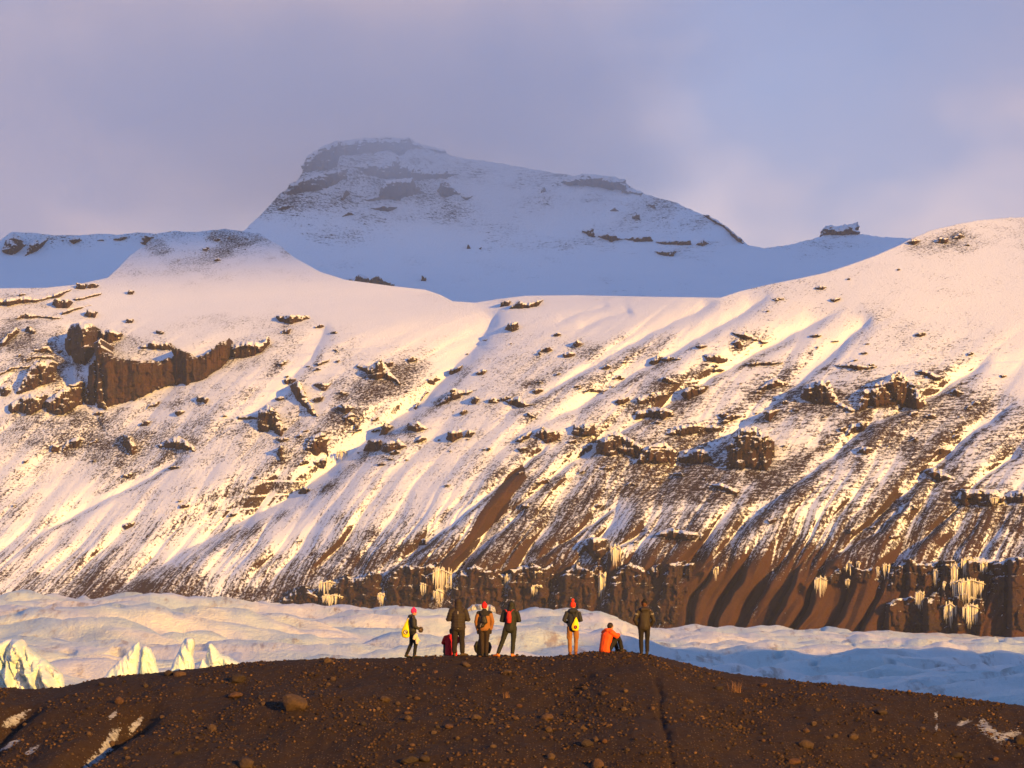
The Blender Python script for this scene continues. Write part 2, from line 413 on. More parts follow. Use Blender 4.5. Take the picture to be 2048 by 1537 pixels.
brown = 0.25 + 0.35 * sstep(1000, 1130, PY) + 0.5 * sl + 0.35 * sstep(1300, 1420, PX) * sstep(1060, 1120, PY)
layer = sstep(620, 760, PY) * sstep(1080, 980, PY) * (0.35 + 0.65 * sstep(1150, 1500, PX))
# outcrops drawn from the photograph: (polygons, scale, origin) in photo pixels
CR5 = [[(610, 800), (720, 840), (830, 850), (950, 855), (1010, 830), (985, 765), (1060, 790), (1150, 830), (1220, 800), (1270, 750), (1330, 730), (1350, 820), (1310, 880), (1240, 930), (1150, 980), (1080, 1000), (1000, 1000), (900, 1040), (800, 1080), (700, 1115), (640, 1125), (600, 1120), (615, 1000), (600, 850)],
       [(550, 770), (590, 740), (605, 860), (600, 1000), (620, 1120), (570, 1115), (555, 1000), (560, 880)], [(490, 1080), (510, 1000), (520, 890), (550, 860), (555, 1000), (560, 1112), (500, 1100)],
       [(385, 740), (420, 650), (470, 640), (540, 650), (570, 690), (552, 760), (550, 800), (500, 880), (440, 860), (390, 790)],
       [(1350, 760), (1440, 740), (1530, 750), (1560, 715), (1572, 760), (1530, 800), (1490, 830), (1420, 838), (1360, 830)],
       [(820, 770), (900, 740), (990, 750), (995, 800), (930, 790), (840, 785)], [(575, 680), (640, 672), (700, 690), (700, 740), (640, 755), (590, 740)], [(1620, 590), (1700, 588), (1800, 588), (1805, 610), (1700, 637), (1640, 628)],
       [(160, 930), (200, 865), (300, 856), (312, 980), (240, 1000), (140, 1045), (95, 1040)], [(60, 1110), (150, 1055), (265, 1055), (262, 1130), (180, 1168), (60, 1158)], [(270, 1090), (400, 1005), (472, 985), (475, 1110), (380, 1164), (290, 1164)],
       [(0, 490), (150, 475), (230, 490), (330, 450), (425, 432), (330, 485), (150, 522), (0, 535)], [(90, 612), (150, 573), (240, 588), (355, 598), (330, 612), (230, 604)], [(360, 592), (380, 553), (480, 536), (545, 526), (400, 577)],
       [(305, 522), (320, 488), (412, 498), (402, 542), (330, 545)], [(440, 434), (448, 398), (505, 403), (492, 434)], [(430, 492), (590, 452), (585, 472), (450, 504)], [(100, 856), (200, 826), (300, 822), (304, 840), (200, 842)], [(180, 792), (280, 766), (302, 802), (220, 808)],
       [(0, 925), (60, 890), (165, 884), (160, 900), (60, 912), (0, 945)], [(0, 745), (90, 660), (104, 688), (30, 765), (0, 775)], [(148, 682), (158, 648), (204, 678), (192, 702)], [(488, 594), (510, 552), (564, 566), (552, 604)],
       [(856, 1142), (870, 1110), (930, 1088), (934, 1112)], [(1146, 1092), (1160, 1058), (1214, 1072), (1202, 1108)], [(297, 1387), (308, 1343), (353, 1348), (343, 1392)], [(367, 1382), (388, 1330), (460, 1296), (494, 1318), (430, 1374)], [(516, 1344), (560, 1306), (566, 1336)],
       [(706, 1332), (718, 1288), (762, 1298), (804, 1390), (772, 1404), (730, 1372)], [(935, 1344), (1040, 1296), (1134, 1358), (1134, 1394), (1060, 1372), (938, 1368)],
       [(1508, 1272), (1518, 1150), (1570, 1116), (1622, 1168), (1656, 1270), (1640, 1294), (1580, 1264)], [(1350, 1234), (1400, 1178), (1520, 1166), (1512, 1194), (1400, 1204)], [(1696, 1012), (1750, 976), (1800, 1086), (1856, 1170), (1822, 1176), (1740, 1094)],
       [(1776, 1384), (1830, 1298), (1880, 1276), (1918, 1308), (1918, 1412), (1840, 1414)], [(1830, 1442), (1912, 1420), (1912, 1484), (1860, 1484)], [(1618, 1402), (1640, 1346), (1664, 1430), (1640, 1440)], [(1828, 1002), (1860, 978), (1934, 986), (1902, 1034)],
       [(1836, 872), (1924, 842), (1924, 862), (1860, 888)], [(1626, 872), (1694, 846), (1650, 888)], [(0, 1010), (40, 1000), (58, 1030), (40, 1062), (0, 1060)], [(745, 462), (752, 440), (782, 446), (776, 466)], [(1650, 696), (1655, 672), (1702, 668), (1690, 696)], [(735, 636), (740, 605), (780, 610), (772, 632)], [(910, 694), (915, 672), (960, 684), (950, 700)]]
CR7 = [[(548, 157), (555, 118), (602, 108), (652, 148), (600, 167)], [(748, 207), (758, 163), (822, 153), (832, 190), (780, 217)], [(846, 192), (858, 148), (904, 168), (870, 198)], [(1196, 182), (1240, 138), (1322, 166), (1334, 210), (1260, 223)], [(1098, 212), (1182, 158), (1184, 192), (1130, 218)],
       [(1388, 182), (1408, 128), (1502, 118), (1524, 180), (1460, 198)], [(1526, 274), (1538, 208), (1620, 168), (1682, 198), (1754, 240), (1732, 312), (1660, 274), (1590, 294)], [(1726, 324), (1768, 248), (1860, 218), (1924, 268), (1924, 322), (1790, 328)], [(1928, 312), (1960, 268), (2090, 254), (2110, 318), (1990, 328)],
       [(1720, 104), (1738, 58), (1820, 38), (1904, 58), (1904, 92), (1820, 84)], [(1866, 174), (1920, 138), (2048, 118), (2060, 168), (1960, 184)], [(326, 264), (348, 208), (414, 206), (404, 264)], [(416, 264), (438, 218), (502, 202), (544, 240), (480, 268)],
       [(588, 214), (620, 182), (654, 200), (610, 222)], [(1156, 84), (1175, 62), (1214, 96)], [(1646, 434), (1700, 418), (1724, 442)], [(176, 42), (230, 18), (284, 40), (230, 72)], [(238, 104), (260, 68), (304, 152), (270, 130)], [(1826, 694), (1900, 658), (2060, 686), (2060, 722), (1900, 714)],
       [(580, 745), (600, 705), (640, 715), (645, 745)], [(1460, 745), (1500, 705), (1570, 715), (1560, 800), (1500, 830), (1480, 780)], [(1200, 420), (1260, 405), (1280, 425), (1220, 435)]]
CR8 = [[(348, 552), (430, 553), (536, 600), (500, 608), (390, 572)], [(378, 602), (400, 583), (434, 615), (400, 628)], [(242, 656), (300, 647), (368, 680), (330, 698), (260, 684)], [(38, 672), (80, 662), (144, 675), (60, 688)], [(432, 692), (550, 686), (604, 690), (540, 703), (450, 704)], [(42, 774), (70, 752), (144, 785), (100, 789)],
       [(143, 834), (180, 792), (264, 798), (240, 832), (160, 863)], [(-60, 850), (-10, 835), (50, 818), (84, 845), (0, 878), (-50, 880)], [(497, 804), (560, 762), (634, 790), (600, 803), (510, 813)], [(686, 852), (720, 788), (810, 776), (852, 868), (924, 900), (900, 914), (820, 883), (760, 884)],
       [(946, 912), (978, 818), (1060, 776), (1120, 736), (1180, 788), (1244, 880), (1200, 898), (1100, 889), (1000, 893)], [(836, 702), (920, 697), (1034, 708), (940, 728)], [(512, 942), (528, 908), (592, 903), (540, 958)], [(-40, 905), (60, 897), (104, 910), (60, 948), (-30, 935)], [(57, 1012), (130, 987), (164, 1010), (100, 1023)],
       [(157, 1002), (200, 967), (304, 978), (314, 1005), (200, 1013)], [(356, 1164), (368, 1058), (408, 998), (470, 986), (554, 1048), (554, 1120), (520, 1174), (440, 1164)], [(117, 1132), (158, 1088), (262, 1086), (294, 1132), (200, 1148)], [(886, 1024), (918, 968), (994, 956), (960, 1004)],
       [(1197, 732), (1250, 722), (1324, 760), (1300, 774)], [(1347, 832), (1380, 807), (1424, 830), (1390, 844)], [(1457, 888), (1470, 862), (1504, 875)], [(937, 1102), (958, 1068), (1014, 1078), (980, 1108)], [(1226, 1184), (1290, 1167), (1374, 1210), (1394, 1228), (1300, 1223)],
       [(1386, 1314), (1420, 1266), (1560, 1266), (1604, 1310), (1540, 1344), (1440, 1344)], [(1596, 1296), (1640, 1272), (1760, 1262), (1760, 1324), (1620, 1324)], [(246, 1242), (330, 1237), (404, 1270), (390, 1294)], [(76, 1192), (140, 1187), (154, 1208)], [(1180, 1330), (1200, 1336), (1215, 1355), (1190, 1358)],
       [(750, 355), (765, 342), (800, 348), (780, 362)], [(552, 405), (580, 395), (604, 405), (570, 412)], [(1290, 150), (1310, 125), (1350, 128), (1345, 155)], [(1370, 128), (1400, 105), (1425, 118), (1400, 132)], [(1420, 160), (1440, 152), (1450, 165)], [(1160, 150), (1190, 132), (1230, 138), (1200, 160)], [(1170, 1048), (1200, 1028), (1212, 1046)], [(1350, 1395), (1325, 1385), (1340, 1378)]]
CRB = [[(420, 480), (430, 455), (480, 470), (540, 430), (620, 530), (655, 585), (610, 545), (480, 530), (470, 500)], [(795, 555), (800, 530), (840, 518), (868, 540), (830, 568)], [(845, 680), (880, 640), (930, 590), (1040, 600), (1000, 628), (920, 660)], [(915, 515), (920, 480), (990, 460), (960, 500)], [(1210, 268), (1230, 235), (1282, 225), (1285, 265), (1250, 282)],
       [(1180, 150), (1200, 108), (1250, 115), (1235, 140)], [(1235, 155), (1290, 108), (1330, 125), (1420, 105), (1380, 145), (1290, 155)], [(1120, 660), (1130, 635), (1185, 640), (1170, 668)], [(1215, 655), (1290, 625), (1330, 668), (1390, 668), (1280, 695)], [(1330, 738), (1335, 712), (1385, 745)],
       [(735, 700), (770, 640), (810, 600), (800, 580), (760, 640), (720, 690)], [(535, 840), (560, 770), (610, 790), (575, 835)], [(310, 700), (330, 665), (400, 690), (350, 722)], [(340, 740), (380, 715), (420, 735), (370, 755), (385, 790), (370, 795)], [(400, 800), (415, 768), (428, 810)], [(300, 610), (330, 596), (372, 610), (340, 625)], [(0, 455), (20, 430), (40, 445), (10, 465)], [(0, 820), (10, 790), (22, 830)],
       [(1660, 600), (1700, 585), (1770, 590), (1740, 608)], [(1790, 530), (1830, 512), (1860, 530), (1830, 545)], [(1030, 665), (1045, 618), (1075, 640), (1060, 668)], [(285, 380), (300, 370), (315, 388)], [(180, 490), (200, 472), (228, 485)], [(1110, 330), (1085, 325), (1120, 318)], [(1575, 350), (1600, 320), (1640, 345), (1600, 365)], [(1390, 400), (1395, 385), (1412, 400), (1400, 408)], [(1350, 556), (1400, 545), (1420, 556)]]
CRAGS = [zc(pl, s0, ox, oy) for lst, s0, ox, oy in ((CR5, 2.926, 0, 430), (CR7, 2.56, 600, 800), (CR8, 2.261, 1300, 420), (CRB, 2.695, 560, 560)) for pl in lst]
halo = np.zeros(PX.shape)
for pl in CRAGS:                                # broken rock and scree round and below each outcrop
    xs_, ys_ = [a for a, b in pl], [b for a, b in pl]
    w_, h_ = 0.6 * (max(xs_) - min(xs_)) + 7, 0.6 * (max(ys_) - min(ys_)) + 6
    mx, my = (max(xs_) + min(xs_)) / 2 - 0.25 * h_, (max(ys_) + min(ys_)) / 2 + 0.3 * h_
    c0, c1 = np.searchsorted(pxA, (mx - 2.6 * w_ - 2 * h_, mx + 2.6 * w_ + 2 * h_))
    if c1 - c0 < 2: continue
    bx_, by_ = PX[:, c0:c1] - mx, PY[:, c0:c1] - my
    halo[:, c0:c1] = np.maximum(halo[:, c0:c1], np.exp(-((bx_ + 0.6 * by_) / w_) ** 2 - (by_ / np.where(by_ > 0, h_ * 1.3, h_ * 0.9)) ** 2))
rock += 0.26 * halo * np.clip(0.6 + 1.3 * fbm(X / 9, s_ / 9, 3, 76), 0, 1.2)
rock = np.where(sl | (PY > 1110), rock, np.minimum(rock, 0.60 + 0.25 * sstep(1040, 1110, PY)))
M_MOUNT = mountain_material('snowy_mountainside', 1.0)
mountain = LA.build('mountain', M_MOUNT, {'rock': rock, 'brown': brown, 'layer': layer, 'streak': 0.10 + 0.24 * sstep(880, 1080, PY) + 0.06 * sstep(1000, 1300, PX)})
tag(mountain, 'sunlit snowy mountainside rising behind the glacier', kind='structure')

# ------------------------------------------------------------------ rock outcrops: separate faces standing out of the slope
def jitter_poly(poly, amp, seed):
    out = []
    n = len(poly)
    for k in range(n):
        (x1, y1), (x2, y2) = poly[k], poly[(k + 1) % n]
        m = max(1, int(math.hypot(x2 - x1, y2 - y1) / 5))
        for j in range(m):
            t = j / m; out.append((x1 + t * (x2 - x1), y1 + t * (y2 - y1)))
    o = np.array(out)
    o[:, 0] += amp * 2.2 * fbm(o[:, 0] / 9, o[:, 1] / 9, 2, seed)
    o[:, 1] += amp * 1.6 * fbm(o[:, 0] / 9, o[:, 1] / 9, 2, seed + 50)
    return [tuple(p) for p in o]

def crag(name, poly, layer_, mat, parent, seed, step=1.5, lean=0.3, jit=1.0, joint=1.0, depth=None, edge=0.0, back=8.0, grow=1.12, rnd_edge=0.45, strata=0.0):
    px = [p[0] for p in poly]; py = [p[1] for p in poly]
    w, h = max(px) - min(px), max(py) - min(py)
    size = min(w, h)
    mx, my = sum(px) / len(px), sum(py) / len(py)
    poly = [(mx + (a - mx) * grow, my + (b - my) * grow) for a, b in poly]
    poly = jitter_poly(poly, min(jit * 1.6, size * 0.14), seed)
    st = min(step, max(0.8, size / 9))
    gx = np.arange(min(px) - 6 - 0.1 * w, max(px) + 6 + 0.1 * w, st); gy = np.arange(max(py) + 6 + 0.1 * h, min(py) - 6 - 0.1 * h, -st)
    GXX, GYY = np.meshgrid(gx, gy)
    ins = in_poly(GXX, GYY, poly)
    keep = ins[:-1, :-1] & ins[1:, 1:] & ins[:-1, 1:] & ins[1:, :-1]
    if keep.sum() < 4: return None
    dp, _ = dist_poly(GXX, GYY, poly + [poly[0]])
    bot = np.where(ins, GYY, -1e9).max(0)
    ok = bot > -1e8
    bot = np.interp(gx, gx[ok], bot[ok])
    k = max(1, int(8 / st)); ker = np.ones(2 * k + 1) / (2 * k + 1)
    bots = np.convolve(np.pad(bot, k, 'edge'), ker, 'valid')
    D0 = layer_.samp(gx, np.maximum(bot, bots)) if depth is None else np.full(len(gx), float(depth))
    mpp = float(np.mean(D0)) / F                              # metres per photo pixel at this distance
    D0 = D0[None, :]
    hh = (bot[None, :] - GYY) * mpp
    S = size * mpp
    Xw, Zw = (GXX - CX) / F * D0, (HZ - GYY) / F * D0
    u = mpp / 0.235
    sb = min(S, 8 * u)
    wx = Xw + 0.22 * sb * fbm(Xw / (0.6 * sb), Zw / (0.6 * sb), 2, seed + 1); wz = Zw + 0.22 * sb * fbm(Xw / (0.6 * sb), Zw / (0.6 * sb), 2, seed + 2)
    r = 0.24 * sb * joint * (ridged(Xw / (0.55 * sb + 1.5 * u), Zw / (1.8 * sb + 4 * u), 2, seed) - 0.6)
    for bw, bh, am in ((0.30 * sb + 1.2 * u, 0.55 * sb + 1.5 * u, 0.20 * sb * joint + 0.3 * u), (0.13 * sb + 0.8 * u, 0.22 * sb + 0.8 * u, 0.07 * sb * joint + 0.25 * u)):
        rw = np.floor(wz / bh).astype(int); cl = np.floor(wx / bw + 0.37 * rw).astype(int)      # broken blocks
        r += am * (PERM[(PERM[(cl + seed) & 255] + (rw + 3 * seed)) & 255] / 127.5 - 1)
    r += 0.35 * u * ridged(Xw / (2.2 * u), Zw / (5 * u), 2, seed + 3)
    if strata: r += strata * u * np.tanh(2.5 * np.sin(6.283 * (Zw / (4.6 * u) + 0.9 * fbm(Xw / (16 * u), Zw / (16 * u), 2, seed + 6)))) * np.clip(0.5 + 2 * fbm(Xw / (12 * u), Zw / (6 * u), 2, seed + 8), 0, 1.2)
    r -= rnd_edge * sb * np.clip(1 - dp / (0.35 * min(size, 34) + 1e-6), 0, 1) ** 2
    D = D0 - 0.8 * u + lean * hh - r
    P = np.stack([(GXX - CX) / F * D, D, (HZ - GYY) / F * D], -1)
    nr, nc = GXX.shape
    idx = -np.ones((nr, nc), int)
    q = grid_quads(nr, nc)[keep.ravel()]
    used = np.unique(q); idx = -np.ones(nr * nc, int); idx[used] = np.arange(len(used))
    V = P.reshape(-1, 3)[used]; q = idx[q]
    e = np.concatenate([q[:, [0, 1]], q[:, [1, 2]], q[:, [2, 3]], q[:, [3, 0]]], 0)
    key = np.sort(e, 1); code = key[:, 0] * 1000003 + key[:, 1]
    uq, inv, cnt = np.unique(code, return_inverse=True, return_counts=True)
    be = e[cnt[inv] == 1]
    bv = np.unique(be); m = -np.ones(len(V), int); m[bv] = np.arange(len(bv)) + len(V)
    hgt = hh.reshape(-1)[used][bv]
    Vb = V[bv].copy(); Vb[:, 1] += back * u + 2.2 * np.maximum(hgt, 0)
    sk = np.stack([be[:, 1], be[:, 0], m[be[:, 0]], m[be[:, 1]]], 1)
    V2 = np.concatenate([V, Vb]); Q2 = np.concatenate([q, sk])
    ed = np.full(len(V2), edge); topd = np.clip(1 - (np.abs(GYY - np.where(ins, GYY, 1e9).min(0)[None, :]) / (0.45 * size + 2)), 0, 1).reshape(-1)[used]
    ed[:len(V)] += 0.24 * topd
    me = raw_mesh(name, V2, Q2, 4, False, {'edge': ed})
    return obj(name, me, mat, parent)

M_CRAG = crag_material('basalt_outcrop', 1.0)
outcrops = []
sd = 100
for pl in CRAGS:
    sd += 7
    big = max(a for a, b in pl) - min(a for a, b in pl) > 180
    o = crag('rock_outcrop', pl, LA, M_CRAG, mountain, sd, lean=0.2 if big else 0.35, joint=0.6 if big else 1.0, jit=1.8 if big else 1.0, edge=-0.40 if big else -0.06, grow=1.04 if big else 1.12)
    if o: outcrops.append(o)
# the cliff band at the foot of the mountain
for pl in ([(570, 1192), (600, 1170), (630, 1180), (640, 1230), (556, 1230)], [(655, 1176), (690, 1150), (720, 1158), (748, 1140), (766, 1150), (752, 1232), (648, 1232)], [(776, 1150), (806, 1130), (846, 1134), (876, 1124), (868, 1180), (850, 1232), (764, 1232)], [(918, 1142), (948, 1130), (980, 1142), (1012, 1132), (1004, 1190), (990, 1236), (892, 1236)], [(1024, 1140), (1060, 1126), (1084, 1136), (1108, 1130), (1100, 1200), (1088, 1236), (1006, 1236)],
           [(1122, 1150), (1150, 1128), (1180, 1140), (1202, 1128), (1194, 1190), (1180, 1240), (1100, 1240)], [(1226, 1150), (1262, 1124), (1290, 1138), (1322, 1126), (1306, 1190), (1296, 1250), (1206, 1250)], [(1330, 1136), (1356, 1120), (1392, 1128), (1376, 1180), (1352, 1250), (1308, 1250)],
           [(1788, 1136), (1820, 1118), (1852, 1130), (1880, 1116), (1872, 1160), (1850, 1186), (1776, 1182)], [(1886, 1118), (1920, 1124), (1950, 1112), (1988, 1122), (1984, 1170), (1960, 1188), (1880, 1180)], [(1996, 1124), (2040, 1112), (2100, 1114), (2100, 1262), (2020, 1262), (1990, 1190)], [(1776, 1206), (1812, 1190), (1846, 1198), (1880, 1186), (1890, 1230), (1880, 1264), (1752, 1264)], [(1896, 1196), (1930, 1188), (1966, 1198), (1972, 1230), (1962, 1264), (1890, 1264)],
           [(1656, 1142), (1690, 1128), (1726, 1138), (1752, 1132), (1740, 1168), (1700, 1160), (1650, 1172)]):
    sd += 7; outcrops.append(crag('cliff_face', pl, LA, M_CRAG, mountain, sd, lean=0.35, joint=0.85, jit=3.2, edge=-0.26, grow=1.0, rnd_edge=0.25, strata=0.55))
# smaller rocks between them, thickest along the lava beds
rs = random.Random(77); cnt = 0
while cnt < 170:
    px, py = rs.uniform(10, 2040), rs.uniform(470, 1090)
    sky_ = float(lerp_pts(SKY_A, np.array([px]))[0])
    if py < sky_ + 8: continue
    bed = math.exp(-((py - (885 - 0.03 * (px - 1000))) / 45) ** 2) + 0.8 * math.exp(-((py - 790) / 40) ** 2) + 0.7 * math.exp(-((py - 700) / 30) ** 2) * (px < 250 or px > 600)
    den = 0.12 + bed * (0.25 + 0.75 * (px > 560)) + 0.9 * (math.hypot((px - 1890) / 90, (py - 490) / 30) < 1) + 0.9 * (abs(px - 420) < 150 and py < sky_ + 45)
    if 250 < px < 1450 and 560 < py < 640: den *= 0.15
    if rs.random() > den: continue
    w = 6.5 + 21 * rs.random() ** 1.8; h = w * rs.uniform(0.35, 0.75)
    if py < 560: w *= 0.6; h *= 0.6
    n_ = 7; pl = [(px + w * .5 * math.cos(6.283 * k / n_) * rs.uniform(.7, 1.2) - 0.25 * h * math.sin(6.283 * k / n_), py + h * .5 * math.sin(6.283 * k / n_) * rs.uniform(.7, 1.2)) for k in range(n_)]
    sd += 7; o = crag('rock_outcrop', pl, LA, M_CRAG, mountain, sd, lean=0.35, edge=-0.08)
    if o: outcrops.append(o); cnt += 1

# ------------------------------------------------------------------ far mountains, shaded by the added cloud bank
M_FAR = mountain_material('far_snow', 3.0)
M_FCRAG = crag_material('far_basalt', 3.0)
SKY_F = [(-300, 560), (200, 520), (420, 505), (470, 480), (500, 450), (530, 422), (560, 388), (590, 368), (615, 330), (640, 308), (670, 290), (700, 284), (760, 281), (820, 284), (870, 295), (895, 308), (920, 316), (1000, 327), (1060, 338), (1120, 348), (1150, 352), (1230, 354),
         (1250, 366), (1280, 386), (1350, 405), (1400, 428), (1430, 440), (1470, 470), (1495, 490), (1530, 497), (1580, 490), (1640, 474), (1656, 466), (1662, 455), (1680, 452), (1712, 448), (1717, 468), (1760, 474), (1830, 478), (1900, 470), (2300, 470)]
pxF = np.arange(-140, 2190, 2.6)
skyF = lerp_pts(SKY_F, pxF) + 3.0 * fbm(pxF / 14, 0 * pxF, 3, 15)
LF = Layer(pxF, 660.0, skyF, 190, np.full(len(pxF), 3300.0), lambda px, py: table([0, 500, 900, 1300, 1700, 2048], [280, 340, 420, 500, 560, 660],
      [[.9, .9, .8, .7, .7, .7], [.7, .7, .55, .55, .6, .6], [.55, .55, .42, .42, .45, .4], [.4, .36, .30, .30, .28, .28], [.3, .25, .22, .22, .22, .22], [.22, .2, .2, .2, .2, .2]], px, py))
X, Y, Z = LF.xyz()
rel = 40 * fbm(X / 380, Z / 260, 3, 91) * sstep(610, 540, LF.PY) + 14 * ridged((0.86 * X - 0.3 * Y) / 130, Z / 380, 2, 92) * sstep(520, 430, LF.PY) * sstep(280, 330, LF.PY)
LF.D = LF.D - rel
rockF = table([0, 500, 700, 900, 1150, 1400, 1700, 2048], [280, 340, 400, 440, 480, 560, 660], [[.4, .5, .55, .42, .3, .3, .4, .3], [.3, .45, .40, .25, .18, .28, .4, .2], [.2, .3, .34, .24, .12, .32, .2, .1], [.1, .18, .22, .14, .08, .24, .1, .1], [.0, .05, .1, .06, .05, .14, .05, 0], [-.05] * 8, [-.05] * 8], LF.PX, LF.PY)
rockF += 0.03 + 0.42 * fbm(X / 90, Z / 60, 3, 93)
far_mountain = LF.build('far_mountain', M_FAR, {'rock': rockF, 'brown': 0 * rockF, 'layer': 0.8 + 0 * rockF, 'streak': 0.1 + 0 * rockF}, back=((40, 0), (150, -40), (500, -250)))
tag(far_mountain, 'distant snowy table mountain fading into cloud', kind='structure')
CR6 = [[(265, 170), (290, 130), (370, 88), (480, 76), (620, 76), (660, 100), (740, 118), (746, 132), (640, 114), (590, 142), (560, 124), (450, 134), (395, 134), (390, 180), (320, 190), (270, 192)], [(180, 290), (200, 240), (280, 210), (390, 190), (390, 230), (320, 265), (230, 275)],
       [(440, 180), (500, 165), (580, 170), (600, 140), (615, 170), (700, 190), (760, 190), (808, 205), (760, 222), (640, 225), (520, 217)], [(468, 302), (530, 280), (550, 235), (640, 225), (682, 277), (600, 302), (500, 307)], [(753, 267), (775, 228), (822, 270), (842, 282), (770, 292)], [(838, 292), (884, 288), (860, 304)],
       [(138, 337), (180, 318), (204, 330), (160, 345)], [(378, 297), (400, 262), (418, 280), (390, 308)], [(388, 367), (410, 348), (434, 360)], [(498, 337), (540, 323), (604, 330), (560, 348)], [(1223, 242), (1260, 223), (1320, 208), (1452, 228), (1454, 260), (1512, 270), (1500, 287), (1430, 272), (1330, 253), (1260, 253)],
       [(1138, 277), (1150, 247), (1164, 272)], [(1298, 421), (1340, 413), (1344, 447), (1320, 443)], [(1356, 442), (1400, 433), (1454, 450), (1410, 462)], [(1456, 452), (1550, 437), (1564, 460), (1500, 462)], [(1576, 462), (1700, 456), (1704, 474), (1600, 471)], [(1730, 472), (1755, 452), (1780, 470), (1750, 479)],
       [(1488, 372), (1508, 342), (1522, 384)], [(1402, 346), (1420, 332), (1438, 347)], [(1536, 321), (1570, 317), (1576, 337)], [(1748, 365), (1790, 368), (1850, 408), (1924, 472), (1890, 464), (1820, 404)], [(368, 607), (430, 603), (450, 587), (484, 598), (484, 631), (420, 623)], [(488, 612), (520, 592), (584, 627), (520, 636)],
       [(684, 610), (693, 587), (708, 595), (707, 611)], [(1572, 500), (1650, 497), (1640, 518), (1590, 510)], [(860, 487), (866, 468), (874, 488)], [(905, 488), (918, 480), (912, 492)]]
for pl in CR6:
    sd += 7; crag('rock_outcrop', zc(pl, 1.896, 480, 240), LF, M_FCRAG, far_mountain, sd, lean=0.4, joint=0.8, jit=1.4, edge=-0.12, grow=1.16)
sd += 7; crag('rock_outcrop', zc([(778, 112), (808, 72), (860, 74), (935, 58), (942, 110), (880, 114)], 2.261, 1300, 420), LF, M_FCRAG, far_mountain, sd, lean=0.3, joint=0.9, jit=2.5, edge=0.16)

SKY_L = [(-400, 560), (-60, 520), (-10, 500), (4, 478), (24, 464), (60, 466), (110, 471), (160, 471), (200, 468), (240, 470), (275, 465), (310, 468), (350, 462), (420, 470), (480, 510), (620, 600)]
pxL = np.arange(-150, 560, 2.4)
skyL = lerp_pts(SKY_L, pxL) + 1.2 * fbm(pxL / 12, 0 * pxL, 2, 16)
LL = Layer(pxL, 640.0, skyL, 80, np.full(len(pxL), 2750.0), lambda px, py: table([0, 500], [460, 500, 640], [[.8, .8], [.45, .45], [.24, .24]], px, py))
X, Y, Z = LL.xyz()
LL.D -= 14 * fbm(X / 160, Z / 120, 3, 95) * sstep(600, 540, LL.PY)
rk = 0.05 + 0.3 * sstep(510, 475, LL.PY) + 0.3 * fbm(X / 50, Z / 30, 3, 96)
far_ridge = LL.build('far_ridge', mountain_material('ridge_snow', 2.0), {'rock': rk - 0.12, 'brown': 0 * rk, 'layer': 0.4 + 0 * rk, 'streak': 0.1 + 0 * rk}, back=((30, 0), (120, -40), (300, -200)))
tag(far_ridge, 'shaded snowy ridge with dark cliffs behind the left plateau', kind='structure')
M_RCRAG = crag_material('ridge_basalt', 2.0)
for pl in ([(15, 210), (40, 140), (78, 104), (130, 150), (150, 180), (100, 230), (40, 225)], [(140, 247), (190, 148), (284, 138), (270, 172), (210, 222)], [(398, 150), (450, 118), (484, 150), (430, 168)], [(656, 142), (720, 118), (754, 130), (700, 152)], [(816, 162), (850, 108), (904, 128), (850, 184)], [(560, 150), (600, 140), (610, 150)]):
    sd += 7; crag('rock_outcrop', zc(pl, 2.926, 0, 430), LL, M_RCRAG, far_ridge, sd, lean=0.4, edge=0.08)
print('mountains', round(time.time() - T_START, 1))

# ------------------------------------------------------------------ unseen cloud bank, added beyond the frame to keep the sun off the far mountains
def added_cloud_bank():
    sh = Vector((math.sin(R(SUN_AZ)), -math.cos(R(SUN_AZ)), 0)); pe = Vector((math.cos(R(SUN_AZ)), math.sin(R(SUN_AZ)), 0))
    te = math.tan(R(SUN_EL))
    n1, n2 = 120, 48
    a = np.linspace(-600, 7000, n1); th = np.linspace(0, 2 * np.pi, n2, endpoint=False)
    A, TH = np.meshgrid(a, th, indexing='ij')
    T = 6000.0
    zb = CLOUD_CUT + T * te
    end = np.sqrt(np.clip(1 - (2 * (A - 3200) / 7700) ** 2, 0.02, 1)) ** 0.5
    bumps = 1 + 0.16 * fbm(A / 420, TH * 1.3, 3, 301)
    low = np.sin(TH) < 0
    rz = np.where(low, 540.0, 560.0) * end * np.where(low, 1 + 0.10 * fbm(A / 330, TH * 1.2, 3, 302), bumps)
    zc0 = zb + 540
    off = 900 * np.cos(TH) * end * bumps
    zz = zc0 + rz * np.sin(TH)
    P = np.stack([sh.x * (T + off) + pe.x * A, sh.y * (T + off) + pe.y * A, zz], -1)
    i = np.arange(n1 * n2).reshape(n1, n2)
    q = np.stack([i[:-1], np.roll(i, -1, 1)[:-1], np.roll(i, -1, 1)[1:], i[1:]], -1).reshape(-1, 4)
    me = raw_mesh('added_cloud_bank', P.reshape(-1, 3), q)
    t = NT('cloud_white'); nn = t.noise(t.pos(), 0.002, 4)
    m = t.done(t.mix(nn, (0.72, 0.72, 0.75), (0.86, 0.86, 0.87)), 1.0, None, 0.0)
    tag(obj('added_cloud_bank', me, m), 'unseen cloud bank added towards the sun to shade the far mountains', kind='stuff')
CLOUD_CUT = 572.0
added_cloud_bank()

